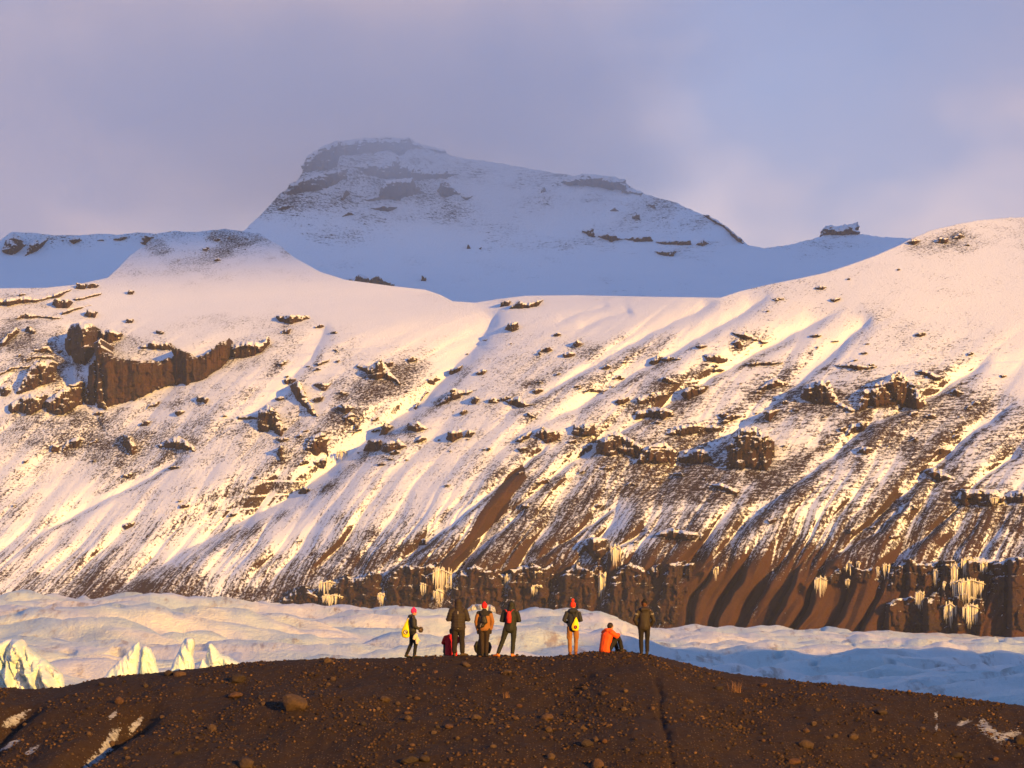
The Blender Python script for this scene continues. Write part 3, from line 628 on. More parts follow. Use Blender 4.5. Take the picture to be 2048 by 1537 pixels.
# ------------------------------------------------------------------ glacier
def ice_material():
    t = NT('glacier_ice'); p = t.pos()
    big = t.noise(p, 0.035, 4, 0.55); med = t.noise(t.mapping(p, scale=(1, 0.35, 1.6)), 0.22, 5, 0.65); fine = t.noise(p, 2.6, 5, 0.7)
    ice = t.mix(t.sm(big, 0.40, 0.62), (0.54, 0.61, 0.57), (0.72, 0.68, 0.62))
    ice = t.mix(t.math('MULTIPLY', t.sm(fine, 0.45, 0.75), 0.35), ice, (0.86, 0.85, 0.84))
    dn = t.noise(t.mapping(p, rot=(0, 0, 0.5), scale=(0.9, 0.10, 0.7)), 0.55, 6, 0.72)
    dn2 = t.noise(p, 0.06, 3, 0.5)
    dirt_crease = t.math('MULTIPLY', t.sm(dn, 0.50, 0.68), t.sm(dn2, 0.36, 0.58))
    dirt_crease = t.math('ADD', t.math('MULTIPLY', dirt_crease, 0.85), t.math('MULTIPLY', t.attr('crease'), t.sm(fine, 0.35, 0.7)), clamp=True)  # dirt streaks plus a darker tone along creases and crevasses
    col = t.mix(dirt_crease, ice, (0.30, 0.22, 0.16))
    h = t.math('ADD', t.math('MULTIPLY', fine, 0.35), med)
    t.b.inputs['Subsurface Weight'].default_value = 0.0
    return t.done(col, 0.42, t.bump(h, 0.9, 0.7), 0.35)
M_ICE = ice_material()
def glacier():
    pxg = np.linspace(-260, 2320, 660)
    yg = np.concatenate([np.exp(np.linspace(math.log(104), math.log(1330), 330))])
    PXg, Yg = np.meshgrid(pxg, yg)
    Xg = (PXg - CX) / F * Yg
    FAR = [(-260, 1186), (0, 1191), (150, 1195), (300, 1193), (420, 1206), (600, 1216), (800, 1214), (900, 1226), (1000, 1226), (1100, 1218), (1200, 1224), (1280, 1242), (1450, 1247), (1600, 1252), (2048, 1263), (2320, 1268)]
    zf = (HZ - (lerp_pts(FAR, PXg) + 17)) / F * 1130
    zn = -8.2 - 0.0 * Xg
    w = sstep(math.log(180), math.log(1130), np.log(Yg))
    z = zn + (zf - zn) * w
    xr, yr = Xg * 0.94 + Yg * 0.34, -Xg * 0.34 + Yg * 0.94
    wx = 14 * fbm(Xg / 70, Yg / 70, 2, 401)
    b1 = np.abs(pn((xr + wx) / 95, (yr + wx) / 52, 402)); b2 = np.abs(pn((xr + wx) / 42, (yr - wx) / 24, 403)); b3 = np.abs(pn((xr - wx) / 17, (yr + wx) / 10, 404))
    cv = np.abs(pn((xr + 2 * wx) / 60, (yr + 0.6 * xr) / 13, 409)); crev = np.clip(1 - cv / 0.025, 0, 1) * sstep(0.05, 0.3, fbm(Xg / 80, Yg / 80, 2, 410) + 0.12)
    amp = 0.55 + 0.45 * sstep(150, 420, Yg)
    edge = sstep(1190, 1030, Yg)
    z += amp * (0.25 + 0.75 * edge) * (9.5 * (b1 - 0.22) + 6.5 * (b2 - 0.22)) + 2.6 * (b3 - 0.2) * (0.4 + 0.6 * edge) - 2.2 * crev * edge + 0.5 * fbm((xr) / 9, (yr) / 4, 4, 405) + 0.55 * ridged(xr / 14, yr / 7, 2, 407)
    z = np.where(Yg < 150, z - (150 - Yg) * 0.05, z)
    z -= sstep(1180, 1330, Yg) * 14
    crease = 0.6 * crev + np.clip(1 - b3 / 0.035, 0, 1) * 0.4 + np.clip(1 - b2 / 0.035, 0, 1) * 0.55 + np.clip(1 - b1 / 0.02, 0, 1) * 0.5
    crease *= sstep(-0.15, 0.25, fbm(Xg / 40, Yg / 40, 2, 406))
    o = obj('glacier', grid_mesh('glacier', np.stack([Xg, Yg, z], -1), {'crease': crease}), M_ICE)
    tag(o, 'pale rolling glacier ice between moraine and mountain', kind='structure')
    return o
glac = glacier()

# ------------------------------------------------------------------ moraine ridge and the ground round the camera
CREST = [(-600, 1392), (-200, 1380), (0, 1376), (60, 1380), (130, 1376), (200, 1357), (330, 1345), (420, 1335), (500, 1326), (620, 1319), (800, 1317), (900, 1312), (1000, 1312), (1100, 1315), (1150, 1309), (1200, 1303), (1260, 1304), (1310, 1312), (1380, 1331), (1450, 1346), (1550, 1359), (1700, 1373), (1800, 1383), (1900, 1394), (2048, 1413), (2300, 1445), (2700, 1500)]
YC = 94.0
def moraine_z(x, y, detail=True):
    px = x / YC * F + CX
    pxs = np.linspace(-1200, 3400, 2301); cr = lerp_pts(CREST, pxs); k = np.ones(25) / 25; cr = np.convolve(np.pad(cr, 12, 'edge'), k, 'valid')
    zc_ = (HZ - np.interp(px, pxs, cr)) / F * YC
    d = YC - y
    near = zc_ - 0.245 * (np.sqrt(np.maximum(d, 0) ** 2 + 1.3 ** 2) - 1.3) * 1.0 - 0.004 * np.maximum(d, 0) ** 2 * 0.3
    far = zc_ - 0.03 * np.maximum(-d, 0) - 0.022 * np.maximum(-d, 0) ** 2
    z = np.where(d >= 0, near, np.maximum(far, -13))
    m = sstep(0.2, 4.0, d)
    z = z + m * (0.42 * fbm(x / 5.5, y / 7, 3, 501) + 0.12 * fbm(x / 1.3, y / 2.2, 3, 502))
    # gullies cut in the slope on the left, and the crack below the knoll
    def gl(x0, y0, x1, y1, w, dep):          # x0 may wander along the slope
        dx, dy = x1 - x0, y1 - y0; t = np.clip(((x - x0) * dx + (y - y0) * dy) / (dx * dx + dy * dy), 0, 1)
        dd = np.hypot(x - x0 - t * dx, y - y0 - t * dy); return -dep * np.exp(-(dd / w) ** 2) * sstep(0, .15, t) * sstep(1.0, .9, t)
    z = z + gl(-11.0, 89.5, -14.2, 79.0, 0.5, 0.6) + gl(-14.9, 91.0, -17.5, 82, 0.45, 0.5) + gl(4.45 + 0.25 * pn(y / 1.6, 0 * y, 507) + 0.1 * pn(y / 0.5, 0 * y, 508), 91, 4.5, 78, 0.09, 0.09) + gl(-15.6, 88.0, -18.0, 78, 0.6, 0.6)
    if detail: z = z + 0.035 * fbm(x / 0.30, y / 0.38, 3, 503) + 0.018 * sstep(0.12, 0.3, pn(x / 0.16, y / 0.2, 504)) 
    # the ground falls away below the frame and comes up again to the photographer's feet
    hol = -1.65 - 3.5 * sstep(6, 40, y) - 4.0 * sstep(25, 62, y)
    z = np.where(y < 76, hol + (z - hol) * sstep(52, 76, y), z)
    return z
def soil_material():
    t = NT('moraine_soil'); p = t.pos()
    a = t.noise(p, 0.35, 4, 0.6); b = t.noise(p, 5.5, 6, 0.75); c = t.noise(p, 22.0, 4, 0.7)
    col = t.mix(a, (0.020, 0.0093, 0.0046), (0.036, 0.0168, 0.0080))
    col = t.mix(t.sm(b, 0.35, 0.75), t.mix(c, (0.022, 0.014, 0.010), (0.05, 0.03, 0.02)), col)
    peb = t.node('ShaderNodeTexVoronoi', feature='F1'); peb.inputs['Scale'].default_value = 11.0; t.link(p, peb.inputs['Vector'])
    pm = t.math('MULTIPLY', t.sm(peb.outputs['Distance'], 0.16, 0.34, 1.0, 0.0), t.sm(t.node_sep(peb.outputs['Color']), 0.60, 0.66))
    col = t.mix(pm, col, t.mix(c, (0.09, 0.058, 0.04), (0.17, 0.11, 0.075)))
    # old snow caught in the hollows
    sn = t.noise(p, 4.5, 6, 0.75)
    sm_ = t.sm(t.math('ADD', t.attr('snow'), t.math('MULTIPLY', t.math('SUBTRACT', sn, 0.5), 2.8)), 0.50, 0.62)
    col = t.mix(t.math('MULTIPLY', sm_, t.sm(b, 0.3, 0.6, 0.15, 0.75)), col, (0.50, 0.49, 0.50))
    h = t.math('ADD', t.math('MULTIPLY', b, 0.6), t.math('ADD', t.math('MULTIPLY', c, 0.3), t.math('MULTIPLY', pm, 0.5)))
    return t.done(col, 0.92, t.bump(h, 0.9, 0.07), 0.15)
def node_sep(self, c):
    s = self.n.new('ShaderNodeSeparateColor'); self.l.new(c, s.inputs[0]); return s.outputs[0]
NT.node_sep = node_sep
M_SOIL = soil_material()
def moraine():
    pxm = np.linspace(-420, 2480, 760)
    ym = np.concatenate([np.linspace(-40, 60, 14), np.linspace(63, 77, 12), np.linspace(77.6, 95.2, 175), np.linspace(95.8, 128, 28)])
    xs = (pxm - CX) / F * YC
    Xm, Ym = np.meshgrid(xs, ym)
    Zm = moraine_z(Xm, Ym)
    pxp = Xm / Ym * F + CX; pyp = HZ - Zm / Ym * F
    snow = np.zeros(Xm.shape)
    for (sx, sy, a, b, an) in ((28, 1440, 30, 9, -.55), (215, 1490, 42, 10, -1.0), (190, 1520, 30, 9, -.6), (272, 1450, 20, 7, -.9), (225, 1432, 12, 5, -.6), (22, 1490, 24, 5, -.5), (65, 1500, 18, 5, -.6), (1985, 1466, 36, 11, .5), (1968, 1450, 14, 9, 1.0), (2020, 1470, 22, 8, -.2), (1872, 1432, 5, 8, 0), (1873, 1455, 3, 9, 0), (1925, 1447, 14, 5, -.4)):
        dx, dy = pxp - sx, pyp - sy
        u, v = dx * math.cos(an) + dy * math.sin(an), -dx * math.sin(an) + dy * math.cos(an)
        snow = np.maximum(snow, 1.15 * np.exp(-(u / a) ** 2 - (v / b) ** 2) * (Ym > 77) * (Ym < 94))
    o = obj('moraine', grid_mesh('moraine', np.stack([Xm, Ym, Zm], -1), {'snow': snow}), M_SOIL)
    tag(o, 'dark brown gravel moraine ridge the people stand on', kind='structure')
    return o
mor = moraine()

# hill beside the moraine, beyond the right edge of the frame; its shadow lies on the near ice
def side_hill():
    n = 90
    xs = np.linspace(70, 520, n); ys = np.linspace(-160, 400, n)
    Xh, Yh = np.meshgrid(xs, ys)
    dx = np.clip((Xh - 180) / np.where(Xh < 180, 70.0, 260.0), -1.4, 1.4); dy = (Yh - 178) / 150.0
    prof = np.exp(-(np.abs(dx) ** 2.4)) * (sstep(-75, 35, Yh) * sstep(345, 240, Yh))
    z = -13 + 66 * prof + 2.5 * fbm(Xh / 35, Yh / 35, 4, 601) * np.clip(prof * 3, 0, 1)
    z = np.where((Xh > 170), np.maximum(z, -13 + 38 * sstep(-75, 35, Yh) * sstep(345, 240, Yh)), z)
    at = {'snow': np.zeros(z.shape)}
    tag(obj('moraine_hill', grid_mesh('moraine_hill', np.stack([Xh, Yh, z], -1), at), M_SOIL), 'gravel hill beside the moraine beyond the frame', kind='structure')
side_hill()
print('ground', round(time.time() - T_START, 1))

# ------------------------------------------------------------------ ice: seracs standing in the glacier behind the crest
def serac_material(name, c1, c2):
    t = NT(name); p = t.pos()
    v = t.noise(t.mapping(p, scale=(1, 1, 0.25)), 1.6, 5, 0.65); f = t.noise(p, 6, 4, 0.7)
    dn = t.noise(t.mapping(p, scale=(1, 1, 0.35)), 0.9, 5, 0.7)
    col = t.mix(t.sm(v, 0.35, 0.65), c1, c2)
    col = t.mix(t.math('MULTIPLY', t.sm(dn, 0.57, 0.70), 0.7), col, (0.26, 0.18, 0.13))
    return t.done(col, 0.38, t.bump(t.math('ADD', v, t.math('MULTIPLY', f, 0.3)), 0.5, 0.25), 0.4)
M_SERAC = serac_material('serac_ice', (0.46, 0.60, 0.62), (0.70, 0.71, 0.70))
M_GREYICE = serac_material('striped_ice', (0.20, 0.18, 0.17), (0.62, 0.60, 0.58))
def serac(poly, depth, thick, seed, label, mat=None, flute=1.0, step=1.6):
    px = [p[0] for p in poly]; py = [p[1] for p in poly]
    size = min(max(px) - min(px), max(py) - min(py))
    poly = jitter_poly(poly, 0.7, seed)
    gx = np.arange(min(px) - 4, max(px) + 4, step); gy = np.arange(max(py) + 4, min(py) - 4, -step)
    GXX, GYY = np.meshgrid(gx, gy); ins = in_poly(GXX, GYY, poly)
    keep = ins[:-1, :-1] & ins[1:, 1:] & ins[:-1, 1:] & ins[1:, :-1]
    dp, _ = dist_poly(GXX, GYY, poly + [poly[0]]); dp = np.where(ins, dp, 0)
    mpp = depth / F
    b = np.sqrt(np.clip(1 - (1 - np.clip(dp / (0.24 * size), 0, 1)) ** 2, 0, 1))
    Xw, Zw = (GXX - CX) * mpp, (HZ - GYY) * mpp
    r = thick * b * (1 + 0.25 * fbm(Xw / (12 * mpp * 2), Zw / (40 * mpp * 2), 2, seed)) + flute * thick * 0.55 * b * (np.abs(pn((Xw + 0.25 * Zw) / (15 * mpp), Zw / (70 * mpp), seed + 1)) * 2 - 0.4)
    r = r * (1 + 0.08 * fbm(Xw / (7 * mpp), Zw / (11 * mpp), 3, seed + 4)) + 0.10 * thick * b * np.floor(2.2 * fbm(Xw / (16 * mpp), Zw / (20 * mpp), 2, seed + 6) + 0.5)
    out = []
    for sgn in (-1, 1):
        D = depth + sgn * np.maximum(r, 0.02 * thick)
        out.append(np.stack([(GXX - CX) / F * depth, D, (HZ - GYY) / F * depth], -1).reshape(-1, 3))
    q = grid_quads(*GXX.shape)[keep.ravel()]
    used = np.unique(q); m = -np.ones(GXX.size, int); m[used] = np.arange(len(used)); q = m[q]; n = len(used)
    e = np.concatenate([q[:, [0, 1]], q[:, [1, 2]], q[:, [2, 3]], q[:, [3, 0]]], 0)
    key = np.sort(e, 1); code = key[:, 0] * 1000003 + key[:, 1]
    _, inv, cnt = np.unique(code, return_inverse=True, return_counts=True)
    be = e[cnt[inv] == 1]
    Q = np.concatenate([q, q[:, ::-1] + n, np.stack([be[:, 1], be[:, 0], be[:, 0] + n, be[:, 1] + n], 1)])
    o = obj('ice_serac', raw_mesh('ice_serac', np.concatenate([out[0][used], out[1][used]]), Q), mat or M_SERAC)
    return tag(o, label, 'serac', 'seracs at the edge of the glacier')
SER = [([(0, 300), (60, 285), (130, 290), (170, 340), (210, 370), (270, 410), (330, 460), (365, 490), (385, 640), (0, 700), (-90, 680), (-70, 340)], 140, 1.5, 'big grooved ice mound at the left edge behind the moraine', 1.6),
       ([(560, 600), (600, 520), (640, 470), (720, 390), (790, 315), (815, 300), (822, 340), (810, 420), (800, 500), (790, 640), (560, 650)], 150, .55, 'tall leaning ice fin with a slanting left edge', .6),
       ([(805, 500), (830, 340), (855, 325), (885, 345), (910, 400), (920, 450), (935, 490), (930, 640), (810, 640)], 151, .6, 'rounded ice blade split from the leaning fin', .8),
       ([(980, 520), (990, 480), (1020, 410), (1065, 310), (1090, 275), (1135, 280), (1145, 310), (1130, 390), (1140, 440), (1130, 600), (975, 610)], 155, .6, 'tallest flat-topped ice tooth above the gravel crest', .5),
       ([(1150, 560), (1160, 450), (1185, 395), (1215, 440), (1220, 560)], 152, .4, 'small rounded ice knob between two larger teeth', .3),
       ([(1205, 560), (1205, 400), (1220, 310), (1245, 315), (1290, 370), (1340, 390), (1400, 425), (1425, 470), (1425, 560)], 156, .8, 'dirty ice tooth with a long slope down its right side', .7)]
for k, (pl, d, th, lb, fl) in enumerate(SER): serac(zc(pl, 2.926, 0, 1180), d, th, 700 + 11 * k, lb, None, fl)
serac(zc([(1090, 330), (1120, 285), (1200, 215), (1290, 205), (1480, 215), (1530, 250), (1550, 300), (1550, 340)], 7.314, 780, 1180), 1090, 5, 790, 'low grey striped ice hump at the foot of the cliff', M_GREYICE, 1.5, 0.8)

# ------------------------------------------------------------------ frozen waterfalls on the cliff band
def icicle_material():
    t = NT('cream_ice'); p = t.pos()
    v = t.noise(t.mapping(p, scale=(1, 1, 0.2)), 0.9, 4, 0.6)
    return t.done(t.mix(v, (0.50, 0.42, 0.30), (0.84, 0.80, 0.70)), 0.35, t.bump(v, 0.6, 0.5), 0.4)
M_ICICLE = icicle_material()
rnd = random.Random(5)
def frozen_fall(pxc, pyt, pyb, w, label, group=None, shear=0.0):
    V, Q = [], []
    n = max(6, int(w / 0.9))
    d0 = float(LA.samp(np.array([pxc - w / 3, pxc, pxc + w / 3]), np.full(3, (pyt + pyb) / 2)).min()) - 5.5
    for i in range(9):                              # the lip of ice they hang from
        xx = pxc + (i / 8 - 0.5) * w * 1.08; yy = pyt + abs(i / 8 - 0.5) * 0.3 * (pyb - pyt) + 0.12 * (pyb - pyt); d = d0
        rr_ = (0.9 + 0.7 * rnd.random()) * (1.0 if 0 < i < 8 else 0.3)
        for g in range(6): V.append(((xx - CX) / F * d, d + 1.1 * rr_ * math.sin(g * 1.0472), (HZ - yy + rr_ * math.cos(g * 1.0472)) / F * d))
        if i:
            for g in range(6): Q.append(((i - 1) * 6 + g, (i - 1) * 6 + (g + 1) % 6, i * 6 + (g + 1) % 6, i * 6 + g))
    for k in range(n):
        u = rnd.uniform(-0.5, 0.5)
        hfac = (1 - abs(u) * 1.1) * rnd.uniform(0.45, 1.0)
        x0 = pxc + u * w; y0 = pyt + abs(u) * 0.15 * (pyb - pyt) + rnd.uniform(0, 0.25) * (pyb - pyt); y1 = min(pyb, y0 + max(3.0, hfac * (pyb - pyt)))
        d = d0 + rnd.uniform(-0.5, 0.5)
        r0 = rnd.uniform(0.45, 1.0) * (1.9 if rnd.random() < 0.2 else 1.0)
        base = len(V); S, G = 7, 6
        for i in range(S):
            t = i / (S - 1); yy = y0 + t * (y1 - y0)
            r = r0 * (1 - t ** 1.5) * (0.75 + 0.5 * rnd.random()) * (0.6 + 0.4 * min(1, 6 * t)) + 0.12
            xx = x0 + shear * (yy - y0) + rnd.uniform(-0.25, 0.25)
            for g in range(G):
                a = 2 * math.pi * g / G
                V.append(((xx + r * math.cos(a) - CX) / F * d, d + r * math.sin(a) * d / F, (HZ - yy) / F * d))
        for i in range(S - 1):
            for g in range(G):
                h = (g + 1) % G
                Q.append((base + i * G + g, base + (i + 1) * G + g, base + (i + 1) * G + h, base + i * G + h))
    o = obj('frozen_waterfall', raw_mesh('frozen_waterfall', np.array(V), np.array(Q)), M_ICICLE)
    tag(o, label, 'icefall', group)
GI = 'frozen waterfalls on the cliff band'
def f4(x, a, b, w): return 1400 + x / 3.16, 960 + a / 3.16, 960 + b / 3.16, w / 3.16
def fb(x, a, b, w): return 560 + x / 2.695, 1020 + a / 2.695, 1020 + b / 2.695, w / 2.695
frozen_fall(*f4(1640, 620, 760, 120), 'pale ice shelf running left under the bright icicle curtain', GI)
frozen_fall(*f4(1610, 510, 710, 50), 'narrow cream icicle column on the left of the big icefall', GI)
frozen_fall(*f4(1700, 478, 650, 110), 'widest bright cream icicle curtain high on the right cliff', GI)
frozen_fall(*f4(1790, 510, 610, 50), 'short cream icicle fringe right of the bright curtain', GI)
frozen_fall(*f4(1715, 610, 800, 170), 'broad cream ice apron below the bright icicle curtain', GI)
frozen_fall(*f4(1580, 760, 940, 80), 'long icicle tongue reaching the glacier under the right cliff', GI)
frozen_fall(*f4(1715, 770, 945, 110), 'broad tapering icicle tongue at the foot of the bright icefall', GI)
frozen_fall(*f4(2010, 595, 710, 70), 'cream icicle cluster at the right edge of the cliff', GI)
thin = []
for a in ((1490, 550, 700, 34), (1545, 635, 705, 24), (940, 505, 620, 34), (1000, 510, 570, 30), (1175, 520, 640, 50), (1360, 540, 640, 40), (1120, 540, 620, 24), (765, 600, 745, 80), (935, 620, 690, 30), (1390, 690, 830, 60), (1860, 105, 165, 60), (100, 540, 640, 30)): thin.append(f4(*a))
frozen_fall(*fb(265, 375, 470, 110), 'cream icicle curtain on the lower cliff above the ice at left', GI)
frozen_fall(*fb(285, 450, 530, 120), 'rounded ice cone under the left icicle curtain', GI)
frozen_fall(*fb(870, 300, 480, 110), 'tall cream icefall down the cliff behind the dark jacket', GI)
frozen_fall(*fb(855, 420, 530, 60), 'icicle foot of the tall icefall behind the people', GI)
frozen_fall(*fb(1735, 320, 490, 40), 'grey-blue icefall in the shaded cleft above the red bobble hat', GI)
frozen_fall(*fb(1810, 180, 320, 60), 'cream ice ribbon hanging above the shaded cleft', GI)
for a in ((1395, 325, 385, 44), (1385, 395, 480, 60), (770, 385, 475, 34), (545, 440, 525, 40), (1240, 340, 420, 60)): thin.append(fb(*a))
ORD = 'first second third fourth fifth sixth seventh eighth ninth tenth eleventh twelfth thirteenth fourteenth fifteenth sixteenth seventeenth eighteenth nineteenth twentieth'.split()
for k, a in enumerate(sorted(thin)): frozen_fall(*a, ORD[k] + ' from the left of the thin icicle streaks on the cliff band', GI)
frozen_fall(560 + 335 / 2.695, 560 + 915 / 2.695, 560 + 985 / 2.695, 22, 'small grey icefall at a rock step in the main ravine', GI)

# ------------------------------------------------------------------ stones on the moraine
def hit(px, py):
    ys = np.linspace(77.2, 94.4, 900); kx, kz = (px - CX) / F, (HZ - py) / F
    zg = moraine_z(kx * ys, ys, False)
    below = np.where(kz * ys <= zg)[0]
    below = [b for b in below if b > 0]
    i = below[0] if len(below) else 0
    y = ys[i]; return Vector((kx * y, y, float(zg[i])))
def stone_mesh(name, seed, sub=2):
    import bmesh
    bm = bmesh.new(); bmesh.ops.create_icosphere(bm, subdivisions=sub, radius=1.0)
    o = Vector((seed * 3.7, seed * 1.3, seed * 7.1)); rr = random.Random(seed)
    planes = [(Vector((rr.gauss(0, 1), rr.gauss(0, 1), rr.gauss(0, 1))).normalized(), rr.uniform(0.62, 0.9)) for _ in range(9)]
    for v in bm.verts:
        for n, d in planes:
            k = v.co.dot(n)
            if k > d: v.co -= n * (k - d) * 0.85
        v.co *= 1 + 0.16 * mnoise.noise(v.co * 1.7 + o) + 0.05 * mnoise.noise(v.co * 5 + o)
    me = bpy.data.meshes.new(name); bm.to_mesh(me); bm.free()
    return me
def stone_material():
    t = NT('moraine_stone'); p = t.pos(); r = t.node('ShaderNodeObjectInfo').outputs['Random']
    n = t.noise(p, 14, 5, 0.7); f = t.noise(p, 60, 3, 0.7)
    base = t.node('ShaderNodeValToRGB'); t.link(r, base.inputs[0]); e = base.color_ramp.elements
    e[0].color = (0.040, 0.027, 0.021, 1); e[1].color = (0.100, 0.042, 0.021, 1); e[1].position = 1.0
    x = base.color_ramp.elements.new(0.45); x.color = (0.082, 0.048, 0.029, 1); x = base.color_ramp.elements.new(0.75); x.color = (0.105, 0.062, 0.038, 1)
    col = t.mix(t.sm(n, 0.35, 0.7), t.mix(0.55, base.outputs[0], (0.02, 0.014, 0.011)), base.outputs[0])
    return t.done(col, 0.88, t.bump(t.math('ADD', n, t.math('MULTIPLY', f, 0.4)), 0.7, 0.03), 0.2)
M_STONE = stone_material()
VAR = [stone_mesh('stone_%d' % k, 40 + k, 3 if k < 3 else 2) for k in range(10)]
for me in VAR: me.materials.append(M_STONE)
KEY = [(588, 1404, 50, 38, 'largest rust-brown boulder on the moraine slope with a dark shadow at its left'), (474, 1357, 36, 20, 'flat grey-brown boulder near the crest above the largest boulder'), (470, 1390, 30, 14, 'long pale stone between the flat boulder and the largest boulder'),
       (239, 1402, 22, 18, 'rounded dark grey boulder alone on the left slope'), (424, 1455, 20, 17, 'brown boulder below the path left of the largest boulder'), (492, 1527, 34, 26, 'brown boulder at the bottom edge of the left slope'), (338, 1346, 20, 14, 'dark boulder on the crest below the tallest ice tooth'), (359, 1348, 28, 12, 'low slab on the crest under the dirty ice tooth'),
       (656, 1321, 22, 13, 'dark slab on the crest left of the pink-hatted person'), (931, 1329, 20, 12, 'blue-grey slab just below the feet of the dark puffer jacket'), (1014, 1344, 18, 11, 'angular tan stone below the orange shoes'), (768, 1398, 26, 14, 'long brown boulder lying below the pink-hatted person'), (1093, 1434, 26, 17, 'rounded tan boulder in the rubble below the knoll'), (1097, 1459, 18, 13, 'dark red stone just under the rounded tan boulder'),
       (1196, 1528, 28, 24, 'tan boulder at the bottom edge below the knoll'), (1174, 1486, 24, 16, 'pale tan block beside a rust-red stone'), (1192, 1478, 12, 14, 'rust-red stone leaning on the pale tan block'), (1102, 1513, 18, 15, 'round reddish stone near the bottom edge'), (820, 1518, 42, 17, 'long flat rock slab near the bottom edge'), (848, 1517, 26, 16, 'dark red-brown block at the right end of the flat slab'),
       (897, 1453, 18, 11, 'smooth pale oval stone in the middle of the rubble'), (952, 1435, 22, 13, 'grey-brown stone with a dark underside in the middle rubble'), (816, 1436, 15, 13, 'lower stone of a pair resting on each other'), (815, 1426, 16, 8, 'upper flat stone of a pair resting on each other'), (666, 1358, 13, 10, 'small round tan stone under the crest beside the dark slab'),
       (1612, 1488, 30, 18, 'largest tan boulder on the right slope'), (1613, 1461, 15, 12, 'square orange-brown stone above the largest right boulder'), (1627, 1447, 14, 11, 'pointed orange stone above the square stone'), (1479, 1453, 13, 12, 'egg-shaped orange stone alone below the grass tuft'), (1762, 1423, 28, 14, 'flat grey-brown slab on the right slope'), (1588, 1523, 26, 15, 'orange-brown boulder at the bottom edge of the right slope'),
       (2038, 1480, 24, 24, 'round brown boulder at the right edge beside a snow patch'), (1912, 1511, 28, 15, 'low brown boulder below the right snow patch'), (1707, 1473, 22, 14, 'brown boulder in the rubble left of the snow streak'), (1526, 1370, 20, 9, 'flat dark slab on the right crest beyond the grass tuft'), (1437, 1376, 18, 11, 'dark stone beside the dry grass tuft'), (355, 1506, 16, 9, 'orange-red stone low on the left slope'), (224, 1487, 12, 12, 'stone standing in the left snow patch')]
def place_stone(px, py, w, h, me, rr, name='boulder'):
    c = hit(px, py + h * 0.35); m = c.y / F
    o = obj(name, me)
    sx = w * m / 2 * 1.06; sz = h * m / 2 * 1.12
    o.scale = (sx, 0.5 * (sx + sz) * rr.uniform(0.8, 1.1), sz); o.location = (c.x, c.y, c.z + sz * 0.42)
    o.rotation_euler = (rr.uniform(-.25, .25), rr.uniform(-.2, .2), rr.uniform(-.5, .5))
    return o
rr = random.Random(11)
for k, (px, py, w, h, lb) in enumerate(KEY): tag(place_stone(px, py, w, h, VAR[k % 10], rr), lb, 'boulder', 'boulders on the moraine')
SL = ('fist-sized brown stone among many alike on the moraine slope', 'small half-sunk stone scattered on the dark gravel ridge', 'rough brown cobble lying in the rubble below the people')
placed = [(k[0], k[1], k[2]) for k in KEY]
n = 0
while n < 225:
    px = rr.uniform(5, 2043); cr_ = float(lerp_pts(CREST, np.array([px]))[0]); py = cr_ + 8 + (1532 - cr_) * rr.random() ** 0.75
    dens = 0.35 + 0.65 * math.exp(-((px - 1000) / 320) ** 2) * min(1, max(0, (py - 1380) / 60)) + 0.3 * math.exp(-((px - 420) / 120) ** 2) + 0.35 * math.exp(-((px - 1700) / 200) ** 2) * (py > 1430)
    if rr.random() > dens: continue
    w = 5.5 + 9.0 * rr.random() ** 2.4
    if any(abs(px - a) < (w + c) * 0.6 and abs(py - b) < (w + c) * 0.45 for a, b, c in placed): continue
    placed.append((px, py, w))
    mid = abs(px - 1000) < 330 and py > 1390
    tag(place_stone(px, py, w, w * rr.uniform(0.55, 0.85), VAR[rr.randrange(3, 10)], rr, 'stone'), SL[2] if mid else SL[0], 'stone', 'cobbles in the rubble' if mid else 'stones on the moraine slope')
    n += 1

